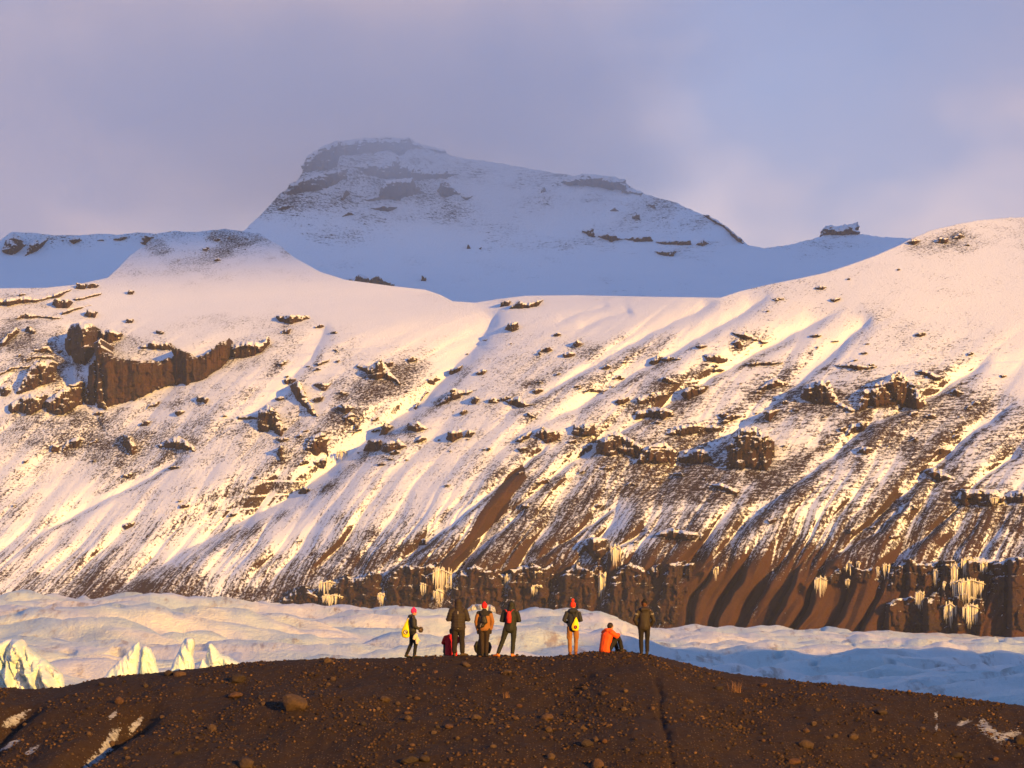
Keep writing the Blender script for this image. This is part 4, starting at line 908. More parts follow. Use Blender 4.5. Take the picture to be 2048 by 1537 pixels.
def gravel():
    """the countless pebbles of the moraine, one mass"""
    ico = bpy.data.meshes['stone_5']
    g = np.random.default_rng(3)
    t = (1 + 5 ** 0.5) / 2
    BV = np.array([(-1, t, 0), (1, t, 0), (-1, -t, 0), (1, -t, 0), (0, -1, t), (0, 1, t), (0, -1, -t), (0, 1, -t), (t, 0, -1), (t, 0, 1), (-t, 0, -1), (-t, 0, 1)]) / 1.9
    BF = np.array([(0, 11, 5), (0, 5, 1), (0, 1, 7), (0, 7, 10), (0, 10, 11), (1, 5, 9), (5, 11, 4), (11, 10, 2), (10, 7, 6), (7, 1, 8), (3, 9, 4), (3, 4, 2), (3, 2, 6), (3, 6, 8), (3, 8, 9), (4, 9, 5), (2, 4, 11), (6, 2, 10), (8, 6, 7), (9, 8, 1)])
    N = 22000
    x = g.uniform(-17.5, 17.5, N * 2); y = g.uniform(78, 95.0, N * 2)
    d = fbm(x / 2.2, y / 3.0, 3, 520) + 0.25 * np.exp(-((x + 0.4) / 5) ** 2) * (y < 88)
    k = np.argsort(-(d + 0.5 * g.random(N * 2)))[:N]; x, y = x[k], y[k]
    s = 0.009 + 0.05 * g.random(N) ** 3.7
    z = moraine_z(x, y) + s * 0.25
    V = BV[None] * (1 + 0.5 * (g.random((N, 12, 1)) - 0.5)) * s[:, None, None] * (1 + 0.5 * (g.random((N, 1, 3)) - 0.5)) * np.array([1.1, 1.1, 0.8])
    V += np.stack([x, y, z], -1)[:, None, :]
    Fc = (BF[None] + (np.arange(N) * 12)[:, None, None]).reshape(-1, 3)
    tone = np.repeat(g.random(N), 12)
    me = raw_mesh('gravel', V.reshape(-1, 3), Fc, 3, False, {'tone': tone})
    tt = NT('gravel_stone'); r = tt.node('ShaderNodeValToRGB'); tt.link(tt.attr('tone'), r.inputs[0]); e = r.color_ramp.elements
    e[0].color = (0.020, 0.011, 0.007, 1); e[1].color = (0.16, 0.085, 0.042, 1); e[1].position = 1
    a = r.color_ramp.elements.new(0.6); a.color = (0.050, 0.027, 0.015, 1); a = r.color_ramp.elements.new(0.9); a.color = (0.080, 0.042, 0.023, 1)
    o = obj('gravel', me, tt.done(r.outputs[0], 0.9, None, 0.2)); tag(o, 'loose brown gravel strewn over the moraine slope', kind='stuff')
gravel()

# dry grass on the slope
def grass(px, py, w, h, n, label):
    c = hit(px, py); m = c.y / F; V, Q = [], []
    for k in range(n):
        a = rnd.uniform(0, 6.28); b = Vector((rnd.gauss(0, .18) * w * m, rnd.gauss(0, .18) * w * m, 0)); L = h * m * rnd.uniform(.5, 1.1); ln = rnd.uniform(.1, .9) * w * m * .6
        dx, dy = math.cos(a) * ln, math.sin(a) * ln; tw = 0.005
        i = len(V)
        for t in (0, .4, .75, 1):
            q = b + Vector((dx * t * t, dy * t * t, L * (t - 0.25 * t * t))); ww = tw * (1 - t * .85)
            V += [q + Vector((-ww * math.sin(a), ww * math.cos(a), 0)), q + Vector((ww * math.sin(a), -ww * math.cos(a), 0))]
        for j in range(3): Q.append((i + 2 * j, i + 2 * j + 1, i + 2 * j + 3, i + 2 * j + 2))
    t = bpy.data.materials.get('dry_grass')
    if not t:
        tt = NT('dry_grass'); t = tt.done(tt.mix(tt.noise(tt.objco(), 30), (0.14, 0.058, 0.020), (0.36, 0.18, 0.065)), 0.8)
    tag(obj('grass_tuft', raw_mesh('grass_tuft', np.array([tuple(v) for v in V]), np.array(Q)), t, None, (c.x, c.y, c.z - 0.02)), label, 'grass', 'dry grass tufts')
grass(1474, 1385, 40, 30, 70, 'largest orange dry grass tuft on the right slope')
grass(1492, 1404, 14, 9, 40, 'small orange grass tuft below the largest one')
grass(1012, 1396, 16, 18, 40, 'thin upright dry grass tuft below the middle group')
grass(1153, 1362, 14, 8, 40, 'low dry grass tuft on the slope of the knoll')
grass(811, 1327, 10, 7, 40, 'tiny rusty grass tuft below the pink-hatted person')
grass(872, 1346, 10, 9, 40, 'rusty grass tuft below the seated red jacket')
grass(836, 1341, 10, 7, 30, 'rusty grass tuft between two others under the crest')
print('stones', round(time.time() - T_START, 1))

# ------------------------------------------------------------------ people
def ring_tube(V, Q, pts, rad, seg=12, ell=(1.0, 1.0)):
    """closed tapered tube with rounded ends through pts; rad a number or (rx, ry) per point"""
    pts = [Vector(p) for p in pts]; rad = [(r, r) if not isinstance(r, tuple) else r for r in rad]
    P, Rr = [], []
    d0 = (pts[0] - pts[1]).normalized(); d1 = (pts[-1] - pts[-2]).normalized()
    for a in (0.98, 0.8, 0.45):
        P.append(pts[0] + d0 * min(rad[0]) * a * 0.9); k = math.sqrt(1 - a * a); Rr.append((rad[0][0] * k, rad[0][1] * k))
    P += pts; Rr += rad
    for a in (0.45, 0.8, 0.98):
        P.append(pts[-1] + d1 * min(rad[-1]) * a * 0.9); k = math.sqrt(1 - a * a); Rr.append((rad[-1][0] * k, rad[-1][1] * k))
    base = len(V); n = len(P)
    for i, p in enumerate(P):
        t = (P[min(i + 1, n - 1)] - P[max(i - 1, 0)]).normalized()
        if abs(t.z) > 0.75:
            ux = Vector((1, 0, 0)); ux = (ux - t * ux.dot(t)).normalized()
        else:
            ux = t.cross(Vector((0, 0, 1))).normalized()
        uy = t.cross(ux)
        for g in range(seg):
            a = 2 * math.pi * g / seg
            V.append(p + ux * math.cos(a) * Rr[i][0] + uy * math.sin(a) * Rr[i][1])
    for i in range(n - 1):
        for g in range(seg):
            h = (g + 1) % seg
            Q.append((base + i * seg + g, base + i * seg + h, base + (i + 1) * seg + h, base + (i + 1) * seg + g))
    Q.append(tuple(base + g for g in range(seg))[::-1]); Q.append(tuple(base + (n - 1) * seg + g for g in range(seg)))

def ball(V, Q, c, r, seg=14):
    c = Vector(c); r = r if isinstance(r, tuple) else (r, r, r)
    base = len(V); rows = 9
    for i in range(rows):
        th = math.pi * (i + 0.5) / rows
        for g in range(seg):
            a = 2 * math.pi * g / seg
            V.append(c + Vector((r[0] * math.sin(th) * math.cos(a), r[1] * math.sin(th) * math.sin(a), r[2] * math.cos(th))))
    for i in range(rows - 1):
        for g in range(seg):
            h = (g + 1) % seg
            Q.append((base + i * seg + g, base + (i + 1) * seg + g, base + (i + 1) * seg + h, base + i * seg + h))
    Q.append(tuple(base + g for g in range(seg))); Q.append(tuple(base + (rows - 1) * seg + g for g in range(seg))[::-1])

def melt(name, V, Q, mat, parent=None, voxel=0.014, smooth=3, fold=0.0, fscale=9.0, seed=0, quilt=None):
    """one continuous surface out of overlapping closed shapes"""
    me = bpy.data.meshes.new(name); me.from_pydata([tuple(v) for v in V], [], Q); me.update()
    tmp = bpy.data.objects.new('tmp', me); COL.objects.link(tmp)
    m = tmp.modifiers.new('r', 'REMESH'); m.mode = 'VOXEL'; m.voxel_size = voxel
    m = tmp.modifiers.new('s', 'SMOOTH'); m.iterations = smooth; m.factor = 0.5
    dg = bpy.context.evaluated_depsgraph_get()
    out = bpy.data.meshes.new_from_object(tmp.evaluated_get(dg)); out.name = name
    bpy.data.objects.remove(tmp); bpy.data.meshes.remove(me)
    if fold or quilt:
        off = Vector((seed * 1.7, seed * 0.9, seed * 2.3))
        n = len(out.vertices); nn = np.zeros(n * 3, np.float32); out.vertices.foreach_get('normal', nn); nn = nn.reshape(-1, 3)
        for i, v in enumerate(out.vertices):
            c = v.co
            d = fold * (mnoise.noise(Vector((c.x * fscale, c.y * fscale, c.z * fscale * 0.6)) + off) + 0.5 * mnoise.noise(c * fscale * 2.3 + off))
            if quilt: d += quilt[1] * (abs(math.sin(math.pi * c.z / quilt[0])) ** 0.5 - 0.6)
            v.co = c + Vector(nn[i]) * d
    out.polygons.foreach_set('use_smooth', np.ones(len(out.polygons), dtype=bool)); out.update()
    return obj(name, out, mat, parent)

_mats = {}
def cloth(name, c, rough=0.85, var=0.25, weave=60.0):
    if name in _mats: return _mats[name]
    t = NT(name); p = t.objco(); n = t.noise(p, 7, 4, 0.6); w = t.noise(p, weave, 2, 0.6)
    d = tuple(x * (1 - var) for x in c); l = tuple(min(1, x * (1 + var)) for x in c)
    _mats[name] = t.done(t.mix(n, d, l), rough, t.bump(t.math('ADD', n, t.math('MULTIPLY', w, 0.3)), 0.4, 0.02), 0.25)
    return _mats[name]
def skin_mat():
    return cloth('skin', (0.42, 0.23, 0.15), 0.55, 0.08, 30)

def person(px, y, height, pose, label, jacket_c, trouser_c, boot_c, hat=None, heading=0.0, hood=None, hair=None, quilt=None, yoke=None, zoff=0.0, jl=0.86, glove=None, seed=1, pocket=False, fit=1.0):
    """pose: joint positions for a 1.75 m figure facing +y (away from the camera)"""
    x = (px - CX) / F * y
    z = float(moraine_z(np.array([x]), np.array([y]), False)[0]) + zoff
    k = height / 1.75
    J = dict(pelvis=(0, 0, .93), waist=(0, 0, 1.06), chest=(0, .01, 1.30), neck=(0, 0, 1.48), head=(0, .03, 1.62),
             hipL=(-.10, 0, .92), hipR=(.10, 0, .92), kneeL=(-.11, .02, .50), kneeR=(.11, .02, .50), ankL=(-.12, -.01, .10), ankR=(.12, -.01, .10),
             shL=(-.19, 0, 1.42), shR=(.19, 0, 1.42), elL=(-.27, -.03, 1.14), elR=(.27, -.03, 1.14), wrL=(-.17, .18, 1.02), wrR=(.17, .18, 1.02), toeL=(-.02, .19, 0), toeR=(.02, .19, 0))
    J.update(pose); J = {a: Vector(b) for a, b in J.items()}
    V, Q = [], []
    up = (J['head'] - J['neck']).normalized()
    # body
    ring_tube(V, Q, [J['pelvis'], J['waist'], J['chest'], J['neck'] - Vector((0, 0, .05))], [(.14, .10), (.125, .095), (.15, .105), (.07, .06)])
    ring_tube(V, Q, [J['neck'] - up * .06, J['neck'] + up * .08], [.056, .052])
    hd = J['head']; face = pose.get('_face', Vector((0, 1, 0))).normalized() if '_face' in pose else Vector((0, 1, 0))
    side = face.cross(Vector((0, 0, 1))).normalized()
    ball(V, Q, hd + Vector((0, 0, .015)), (.077, .088, .105)); ball(V, Q, hd + face * .035 - Vector((0, 0, .055)), (.052, .055, .055))
    ring_tube(V, Q, [hd + face * .085 + Vector((0, 0, .015)), hd + face * .108 - Vector((0, 0, .018))], [.010, .014], 8)       # nose
    for s in (-1, 1):
        ball(V, Q, hd + side * .078 * s - Vector((0, 0, .005)), (.012, .020, .030), 8)                                          # ears
        ball(V, Q, hd + face * .080 + side * .030 * s + Vector((0, 0, .012)), .013, 8)                                          # eyes
        ring_tube(V, Q, [hd + face * .085 + side * .012 * s + Vector((0, 0, .036)), hd + face * .078 + side * .045 * s + Vector((0, 0, .034))], [.010, .008], 8)
    ring_tube(V, Q, [hd + face * .086 - side * .022 - Vector((0, 0, .052)), hd + face * .086 + side * .022 - Vector((0, 0, .052))], [.008, .008], 8)   # lips
    for s, L in ((-1, 'L'), (1, 'R')):
        ring_tube(V, Q, [J['hip' + L], J['knee' + L], J['ank' + L]], [.082, .056, .040])
        ring_tube(V, Q, [J['ank' + L], J['ank' + L] + Vector((0, 0, -.05)) + J['toe' + L] * .5, J['ank' + L] + Vector((0, 0, -.065)) + J['toe' + L]], [.036, .036, .026])
        ring_tube(V, Q, [J['sh' + L], J['el' + L], J['wr' + L]], [.052, .042, .028])
        w = J['wr' + L]; d = (w - J['el' + L]).normalized(); d = (d + Vector((0, .1, -.35))).normalized()
        lat = d.cross(Vector((0, 1, .2))).normalized()
        nrm = d.cross(lat)
        ring_tube(V, Q, [w, w + d * .045, w + d * .085], [(.026, .020), (.036, .018), (.034, .015)])
        for j, (o_, l_) in enumerate(((-.030, .062), (-.010, .074), (.010, .070), (.029, .054))):
            b = w + d * .088 + lat * o_; c1 = b + d * l_ * .55 + nrm * .006; c2 = c1 + d * l_ * .35 + nrm * .022
            ring_tube(V, Q, [b - d * .01, c1, c2], [.0095, .0088, .0075], 8)
        tb = w + d * .03 + lat * .03 * -s; ring_tube(V, Q, [tb, tb + d * .03 + lat * .022 * -s, tb + d * .062 + lat * .026 * -s + nrm * .01], [.012, .010, .008], 8)
    body = melt('person', V, Q, skin_mat() if not glove else skin_mat(), None, 0.010, 2)
    # trousers
    V, Q = [], []
    ring_tube(V, Q, [J['pelvis'] - Vector((0, 0, .04)), J['pelvis'] + Vector((0, 0, .10))], [(.165, .125), (.15, .115)])
    for L in 'LR':
        hk = J['knee' + L]; an = J['ank' + L]
        ring_tube(V, Q, [J['hip' + L], J['hip' + L].lerp(hk, .5), hk, hk.lerp(an, .5), an + (hk - an).normalized() * .03], [.105 * fit, .092 * fit, .074 * fit, .070 * fit, .064 * fit])
        if pocket:
            s = -1 if L == 'L' else 1
            ring_tube(V, Q, [J['hip' + L].lerp(hk, .45) + Vector((.065 * s, 0, 0)), J['hip' + L].lerp(hk, .85) + Vector((.062 * s, 0, 0))], [(.035, .06), (.035, .06)])
    melt('trousers', V, Q, cloth('trousers_%d' % seed, trouser_c), body, 0.013, 3, 0.010, 11, seed)
    # boots
    for L in 'LR':
        V, Q = [], []; an = J['ank' + L]; to = J['toe' + L]
        ring_tube(V, Q, [an + (J['knee' + L] - an).normalized() * .10, an, an + Vector((0, 0, -.03))], [.056, .054, .05])
        ring_tube(V, Q, [an + Vector((0, 0, -.055)) - to * .25, an + Vector((0, 0, -.05)) + to * .4, an + Vector((0, 0, -.062)) + to * 1.05], [(.046, .040), (.052, .042), (.044, .032)])
        melt('boot', V, Q, cloth('boots_%d' % seed, boot_c, 0.7), body, 0.011, 2)
    # jacket
    V, Q = [], []
    hem = J['pelvis'].lerp(J['waist'], jl - 1.0) if jl < 1 else J['pelvis'].lerp(J['waist'], jl - 1.0)
    ring_tube(V, Q, [hem, J['waist'], J['chest'], J['chest'].lerp(J['neck'], .55), J['neck'] + up * .01], [(.195 * fit, .15 * fit), (.185 * fit, .145 * fit), (.205 * fit, .15 * fit), (.16, .115), (.085, .08)])
    for L in 'LR':
        ring_tube(V, Q, [J['sh' + L] + (J['neck'] - J['sh' + L]) * .25, J['sh' + L], J['sh' + L].lerp(J['el' + L], .5), J['el' + L], J['el' + L].lerp(J['wr' + L], .6), J['wr' + L]], [.075 * fit, .082 * fit, .078 * fit, .072 * fit, .062 * fit, .05 * fit])
    if hood == 'down':
        ring_tube(V, Q, [J['neck'] + Vector((-.10, -.02, .02)), J['neck'] + Vector((-.06, -.09, .0)), J['neck'] + Vector((.06, -.09, .0)), J['neck'] + Vector((.10, -.02, .02))], [.045, .06, .06, .045])
    if hood == 'up':
        ball(V, Q, hd + Vector((0, -.02, .02)), (.118, .125, .140)); ring_tube(V, Q, [J['neck'] - Vector((0, 0, .04)), hd - Vector((0, .02, .03))], [(.12, .11), (.115, .115)])
    jk = melt('jacket', V, Q, cloth('jacket_%d' % seed, jacket_c, 0.7), body, 0.013, 3, 0.009 if not quilt else 0.004, 9, seed + 5, quilt)
    if yoke:
        V, Q = [], []
        ring_tube(V, Q, [J['chest'].lerp(J['neck'], .38), J['chest'].lerp(J['neck'], .62), J['neck'] + up * .03], [(.198 * fit, .142 * fit), (.172, .127), (.095, .09)])
        for L in 'LR': ring_tube(V, Q, [J['sh' + L] + (J['neck'] - J['sh' + L]) * .3, J['sh' + L]], [.080 * fit, .086 * fit])
        melt('yoke', V, Q, cloth('yoke_%d' % seed, yoke), jk, 0.012, 2)
    if hood == 'fold':
        V, Q = [], []
        ring_tube(V, Q, [J['neck'] + Vector((-.11, .0, .02)), J['neck'] + Vector((-.08, -.10, -.01)), J['neck'] + Vector((.08, -.10, -.01)), J['neck'] + Vector((.11, .0, .02))], [.05, .065, .065, .05])
        ring_tube(V, Q, [J['neck'] + Vector((0, -.08, -.08)), J['neck'] + Vector((0, -.05, .05))], [(.11, .05), (.10, .05)])
        melt('hood', V, Q, cloth('jacket_%d' % seed, jacket_c, 0.7), jk, 0.012, 2, 0.005, 12, seed)
    if glove:
        for L in 'LR':
            w = J['wr' + L]; d = (w - J['el' + L]).normalized(); d = (d + Vector((0, .1, -.35))).normalized(); V, Q = [], []
            lat = d.cross(Vector((0, 1, .2))).normalized(); nrm = d.cross(lat)
            ring_tube(V, Q, [w - d * .02, w + d * .05, w + d * .09], [.040, (.043, .028), (.040, .024)])
            for o_, l_ in ((-.032, .062), (-.011, .074), (.011, .070), (.031, .054)):
                b = w + d * .088 + lat * o_; c1 = b + d * l_ * .55 + nrm * .006; ring_tube(V, Q, [b - d * .01, c1, c1 + d * l_ * .4 + nrm * .022], [.014, .013, .011], 8)
            melt('glove', V, Q, cloth('glove_%d' % seed, glove), body, 0.009, 1)
    if hair:
        V, Q = [], []
        ball(V, Q, hd + Vector((0, 0, .03)) - face * .015, (.090, .098, .105)); ring_tube(V, Q, [hd - face * .05 + Vector((0, 0, .03)), hd - face * .055 - Vector((0, 0, .07))], [.075, .05])
        melt('hair', V, Q, cloth('hair_%d' % seed, hair, 0.6), body, 0.011, 2, 0.008, 30, seed)
    if hat:
        V, Q = [], []
        ball(V, Q, hd + Vector((0, 0, .055)) - face * .008, (.092, .102, .098)); ring_tube(V, Q, [hd + Vector((0, 0, .03)) - face * .006, hd + Vector((0, 0, .075)) - face * .008], [(.095, .104), (.095, .104)], 16)
        ring_tube(V, Q, [hd + Vector((0, 0, .09)), hd + Vector((0, -.01, .155))], [.080, .045])
        h = melt('beanie', V, Q, cloth('hat_%d' % seed, hat[0], 0.9), body, 0.010, 2, 0.004, 40, seed)
        if hat[1]:
            V, Q = [], []; ball(V, Q, hd + Vector((0.004, -.01, .215)), .048); melt('pompom', V, Q, cloth('hat_%d' % seed, hat[0], 0.9), h, 0.010, 1, 0.012, 45, seed)
    body.location = (x, y, z); body.rotation_euler = (0, 0, heading); body.scale = (k, k, k)
    body['label'] = label; body['category'] = 'person'; body['group'] = 'people watching the glacier from the moraine crest'
    return body

def W(b, p):                                   # a point in a person's frame, in the world
    k = b.scale[0]; a = b.rotation_euler[2]; p = Vector(p) * k
    return Vector((b.location[0] + p.x * math.cos(a) - p.y * math.sin(a), b.location[1] + p.x * math.sin(a) + p.y * math.cos(a), b.location[2] + p.z))
DARK = (0.022, 0.018, 0.016)
VX = Vector
# the person walking right, in profile
p1 = person(825.0, 93.7, 1.60, dict(ankL=(-.10, -.20, .12), kneeL=(-.10, -.03, .50), toeL=(0, .17, -.03), ankR=(.09, .05, .10), kneeR=(.10, .10, .50), wrR=(.16, .20, 1.03), elR=(.25, .0, 1.13), elL=(-.27, -.02, 1.12), wrL=(-.20, .12, .92), head=(0, .05, 1.61)),
            'person in a pink beanie walking right with a yellow bag on the back', (0.030, 0.027, 0.022), (0.012, 0.011, 0.012), (0.020, 0.018, 0.016), hat=((0.80, 0.02, 0.14), False), heading=R(-78), hood='down', seed=1, fit=0.95)
p2 = person(916.4, 93.8, 1.84, dict(elL=(-.30, -.02, 1.12), elR=(.30, -.02, 1.12), wrL=(-.16, .20, 1.16), wrR=(.16, .20, 1.16), toeR=(.14, .12, 0), ankR=(.13, -.01, .10), hipL=(-.10, 0, .92)),
            'tall person in a dark brown quilted jacket and hood seen from behind', (0.030, 0.020, 0.016), (0.018, 0.013, 0.012), (0.060, 0.040, 0.022), hood='up', quilt=(0.085, 0.010), seed=2, fit=1.17, jl=0.62)
p3 = person(968.6, 93.6, 1.71, dict(elL=(-.27, -.02, 1.14), elR=(.27, -.02, 1.14), wrL=(-.22, .02, .90), wrR=(.22, .02, .90), kneeL=(-.08, .02, .5), ankL=(-.07, -.01, .1), kneeR=(.08, .02, .5), ankR=(.07, -.01, .1)),
            'person in a red beanie and tan jacket with a black sling bag', (0.26, 0.105, 0.030), (0.030, 0.018, 0.013), (0.022, 0.016, 0.012), hat=((0.62, 0.015, 0.015), False), hood=None, yoke=(0.020, 0.016, 0.014), glove=(0.03, 0.022, 0.02), seed=3, jl=1.0)
p4 = person(1021.0, 93.6, 1.78, dict(pelvis=(-.02, 0, .93), hipL=(-.12, 0, .92), ankL=(-.40, -.02, .10), kneeL=(-.25, .05, .50), toeL=(-.13, .12, 0), ankR=(.06, 0, .10), kneeR=(.09, .02, .50), toeR=(.05, .17, 0), elL=(-.28, .0, 1.15), wrL=(-.14, .2, 1.14), elR=(.28, 0, 1.15), wrR=(.14, .2, 1.14), head=(.03, .04, 1.62)),
            'person in a dark hooded jacket and orange shoes with a red bag', (0.018, 0.018, 0.014), (0.022, 0.022, 0.017), (0.75, 0.20, 0.03), hood='up', seed=4, jl=0.6, fit=1.02)
p5 = person(1145.6, 93.6, 1.70, dict(elL=(-.29, -.02, 1.16), elR=(.27, -.02, 1.16), wrL=(-.20, .18, 1.10), wrR=(.17, .18, 1.16), kneeL=(-.10, .02, .5), ankL=(-.09, -.01, .1), ankR=(.10, -.01, .1)),
            'person in an orange-red bobble hat and tan trousers with a yellow bag', (0.024, 0.024, 0.028), (0.27, 0.115, 0.035), (0.17, 0.055, 0.018), hat=((0.82, 0.04, 0.015), True), hood='fold', seed=5, pocket=True, fit=0.97, jl=0.75)
p7 = person(1288.5, 93.5, 1.74, dict(elL=(-.31, -.04, 1.13), elR=(.31, -.04, 1.13), wrL=(-.21, .06, .96), wrR=(.21, .06, .96), kneeL=(-.10, .02, .5), ankL=(-.09, -.01, .1), kneeR=(.10, .02, .5), ankR=(.09, -.01, .1)),
            'rightmost person in a dark brown jacket with white sleeve stripes', (0.034, 0.024, 0.017), (0.016, 0.012, 0.011), (0.030, 0.020, 0.014), hat=((0.012, 0.010, 0.010), False), hood='fold', hair=(0.10, 0.035, 0.012), seed=7, jl=0.75)
sit = dict(pelvis=(0, 0, .13), waist=(0, .02, .27), chest=(.02, .07, .52), neck=(.04, .12, .69), head=(.06, .18, .80), hipL=(-.11, .06, .12), hipR=(.11, .06, .12), kneeL=(-.12, .44, .50), kneeR=(.14, .44, .50), ankL=(-.10, .58, .10), ankR=(.13, .58, .10), toeL=(0, .16, 0), toeR=(0, .16, 0),
           shL=(-.17, .09, .63), shR=(.20, .09, .63), elL=(-.22, .26, .46), elR=(.26, .26, .50), wrL=(-.08, .46, .52), wrR=(.10, .48, .55))
p6 = person(1210.0, 93.7, 1.78, sit, 'person in an orange jacket sitting on the knoll hugging the knees', (0.80, 0.085, 0.008), (0.014, 0.012, 0.011), (0.02, 0.016, 0.013), heading=R(-52), hood='down', hair=(0.022, 0.012, 0.008), seed=6, jl=0.5, fit=1.12)
p8 = person(902.5, 94.6, 1.68, sit, 'person in a red jacket sitting behind the dark quilted jacket', (0.50, 0.010, 0.014), (0.015, 0.012, 0.012), (0.02, 0.016, 0.013), heading=R(12), hood='down', hat=((0.014, 0.012, 0.012), False), seed=8, jl=0.4, fit=1.1)

# ------------------------------------------------------------------ bags and small gear
def drawstring(b, at, w, h, d, colour, name, label, ang, emblem):
    """teardrop bag; at = its lower middle in the person's frame"""
    V, Q = [], []
    ring_tube(V, Q, [(0, 0, .03), (0, 0, h * .22), (0, 0, h * .5), (0, 0, h * .78), (0, 0, h)], [(w * .40, d * .36), (w * .5, d * .5), (w * .42, d * .42), (w * .22, d * .25), (w * .05, d * .1)], 16)
    bag = melt(name, V, Q, cloth(name + '_cloth', colour, 0.6, 0.12), None, 0.009, 2, 0.008, 14, 3)
    bag.location = W(b, at); bag.rotation_euler = (0, ang[1], b.rotation_euler[2] + ang[0])
    tag(bag, label, 'bag')
    if emblem:
        for nm, r0, r1, c, yy, a0, a1 in emblem:
            n = 28; V, Q = [], []
            for i in range(n + 1):
                a = a0 + (a1 - a0) * i / n
                for r_ in (r0, r1):
                    xx, zz = r_ * math.cos(a), r_ * math.sin(a)
                    zc_ = h * .27 + zz; hw = np.interp(zc_, [.03, h * .22, h * .5, h * .78, h], [w * .40, w * .5, w * .42, w * .22, w * .05]); dw = np.interp(zc_, [.03, h * .22, h * .5, h * .78, h], [d * .36, d * .5, d * .42, d * .25, d * .1])
                    V.append((xx, -dw * math.sqrt(max(0.05, 1 - (xx / hw) ** 2)) - yy, zc_))
            for i in range(n): Q.append((2 * i, 2 * i + 1, 2 * i + 3, 2 * i + 2))
            obj(nm, raw_mesh(nm, np.array(V), np.array(Q)), cloth('print_%s_%s' % (name, nm), c, 0.6, 0.05), bag)
    return bag
def strap(bag, b, pts, r=0.012, col=DARK, name='strap'):
    V, Q = [], []
    M_ = (Matrix.Translation(bag.location) @ bag.rotation_euler.to_matrix().to_4x4()).inverted()
    ring_tube(V, Q, [M_ @ W(b, p) for p in pts], [(r * 1.5, r * .6)] * len(pts), 8)
    me = bpy.data.meshes.new(name); me.from_pydata([tuple(v) for v in V], [], Q); me.update()
    return obj(name, me, cloth('strap_%.3f' % (col[0] * 10 + col[1]), col), bag)
PI2 = 2 * math.pi
YEL = (0.90, 0.62, 0.01)
g1 = drawstring(p1, (-.06, -.24, .74), .32, .60, .17, YEL, 'drawstring_bag', 'yellow drawstring bag with a dark round badge on the pink-hatted person', (R(70), R(8)), (('badge', 0.0, .075, (0.02, 0.018, 0.015), .006, 0, PI2), ('badge_mark', .030, .052, (0.75, 0.70, 0.6), .010, .8, 5.4)))
strap(g1, p1, [(-.05, -.20, 1.28), (-.10, -.12, 1.50), (-.12, .02, 1.50), (-.12, .16, 1.34), (-.14, .17, 1.15)])
g5 = drawstring(p5, (.07, -.20, .82), .26, .42, .12, (0.92, 0.78, 0.01), 'drawstring_bag', 'bright yellow teardrop bag with a round logo on the bobble-hatted person', (R(4), R(5)), (('badge_ring', .050, .062, (0.10, 0.05, 0.02), .006, 0, PI2), ('badge', 0.0, .050, (0.85, 0.72, 0.35), .005, 0, PI2), ('badge_letter', .022, .038, (0.25, 0.03, 0.02), .009, .7, 5.6), ('badge_dot', 0.0, .014, (0.70, 0.05, 0.02), .009, 0, PI2)))
strap(g5, p5, [(.07, -.19, 1.22), (.02, -.17, 1.36), (-.10, -.09, 1.50), (-.14, .05, 1.48), (-.14, .15, 1.3)], 0.007)
strap(g5, p5, [(.07, -.19, 1.22), (.10, -.17, 1.36), (.14, -.08, 1.49), (.15, .06, 1.47), (.14, .15, 1.3)], 0.007)
V, Q = [], []
ring_tube(V, Q, [(0, 0, .0), (0, 0, .15), (0, 0, .32)], [(.075, .05), (.085, .06), (.062, .045)], 14)
g4 = melt('backpack', V, Q, cloth('red_pack', (0.42, 0.020, 0.022), 0.6), None, 0.010, 2, 0.006, 18, 4); g4.location = W(p4, (-.05, -.185, 1.10)); g4.rotation_euler = (R(6), 0, R(5))
tag(g4, 'small red backpack with a V of red straps on the dark hooded jacket', 'backpack')
for s in (-1, 1): strap(g4, p4, [(-.05 + .04 * s, -.19, 1.38), (-.04 + .10 * s, -.15, 1.48), (-.03 + .15 * s, -.02, 1.50), (-.03 + .15 * s, .12, 1.40)], 0.014, (0.42, 0.020, 0.022))
V, Q = [], []
ring_tube(V, Q, [(-.10, 0, .02), (0, 0, .10), (.06, 0, .26)], [(.08, .07), (.13, .08), (.09, .06)], 14)
g3 = melt('sling_bag', V, Q, cloth('black_nylon', (0.014, 0.011, 0.010), 0.5), None, 0.010, 2, 0.008, 14, 6); g3.location = W(p3, (.03, -.20, 1.04)); g3.rotation_euler = (0, R(-25), 0)
tag(g3, 'black sling bag slung across the back of the tan jacket', 'bag')
strap(g3, p3, [(-.02, -.20, 1.28), (-.08, -.17, 1.40), (-.14, -.07, 1.50), (-.15, .06, 1.48), (-.08, .15, 1.3)], 0.022)
V, Q = [], []; ring_tube(V, Q, [(-.03, 0, 0), (.03, 0, .06)], [.035, .03], 10); obj('bottle_pocket', melt('tmp_pocket', V, Q, None, None, .009, 1).data, cloth('grey_nylon', (0.13, 0.11, 0.10)), g3, (-.13, -.03, .02))
bpy.data.objects.remove(bpy.data.objects['tmp_pocket'])
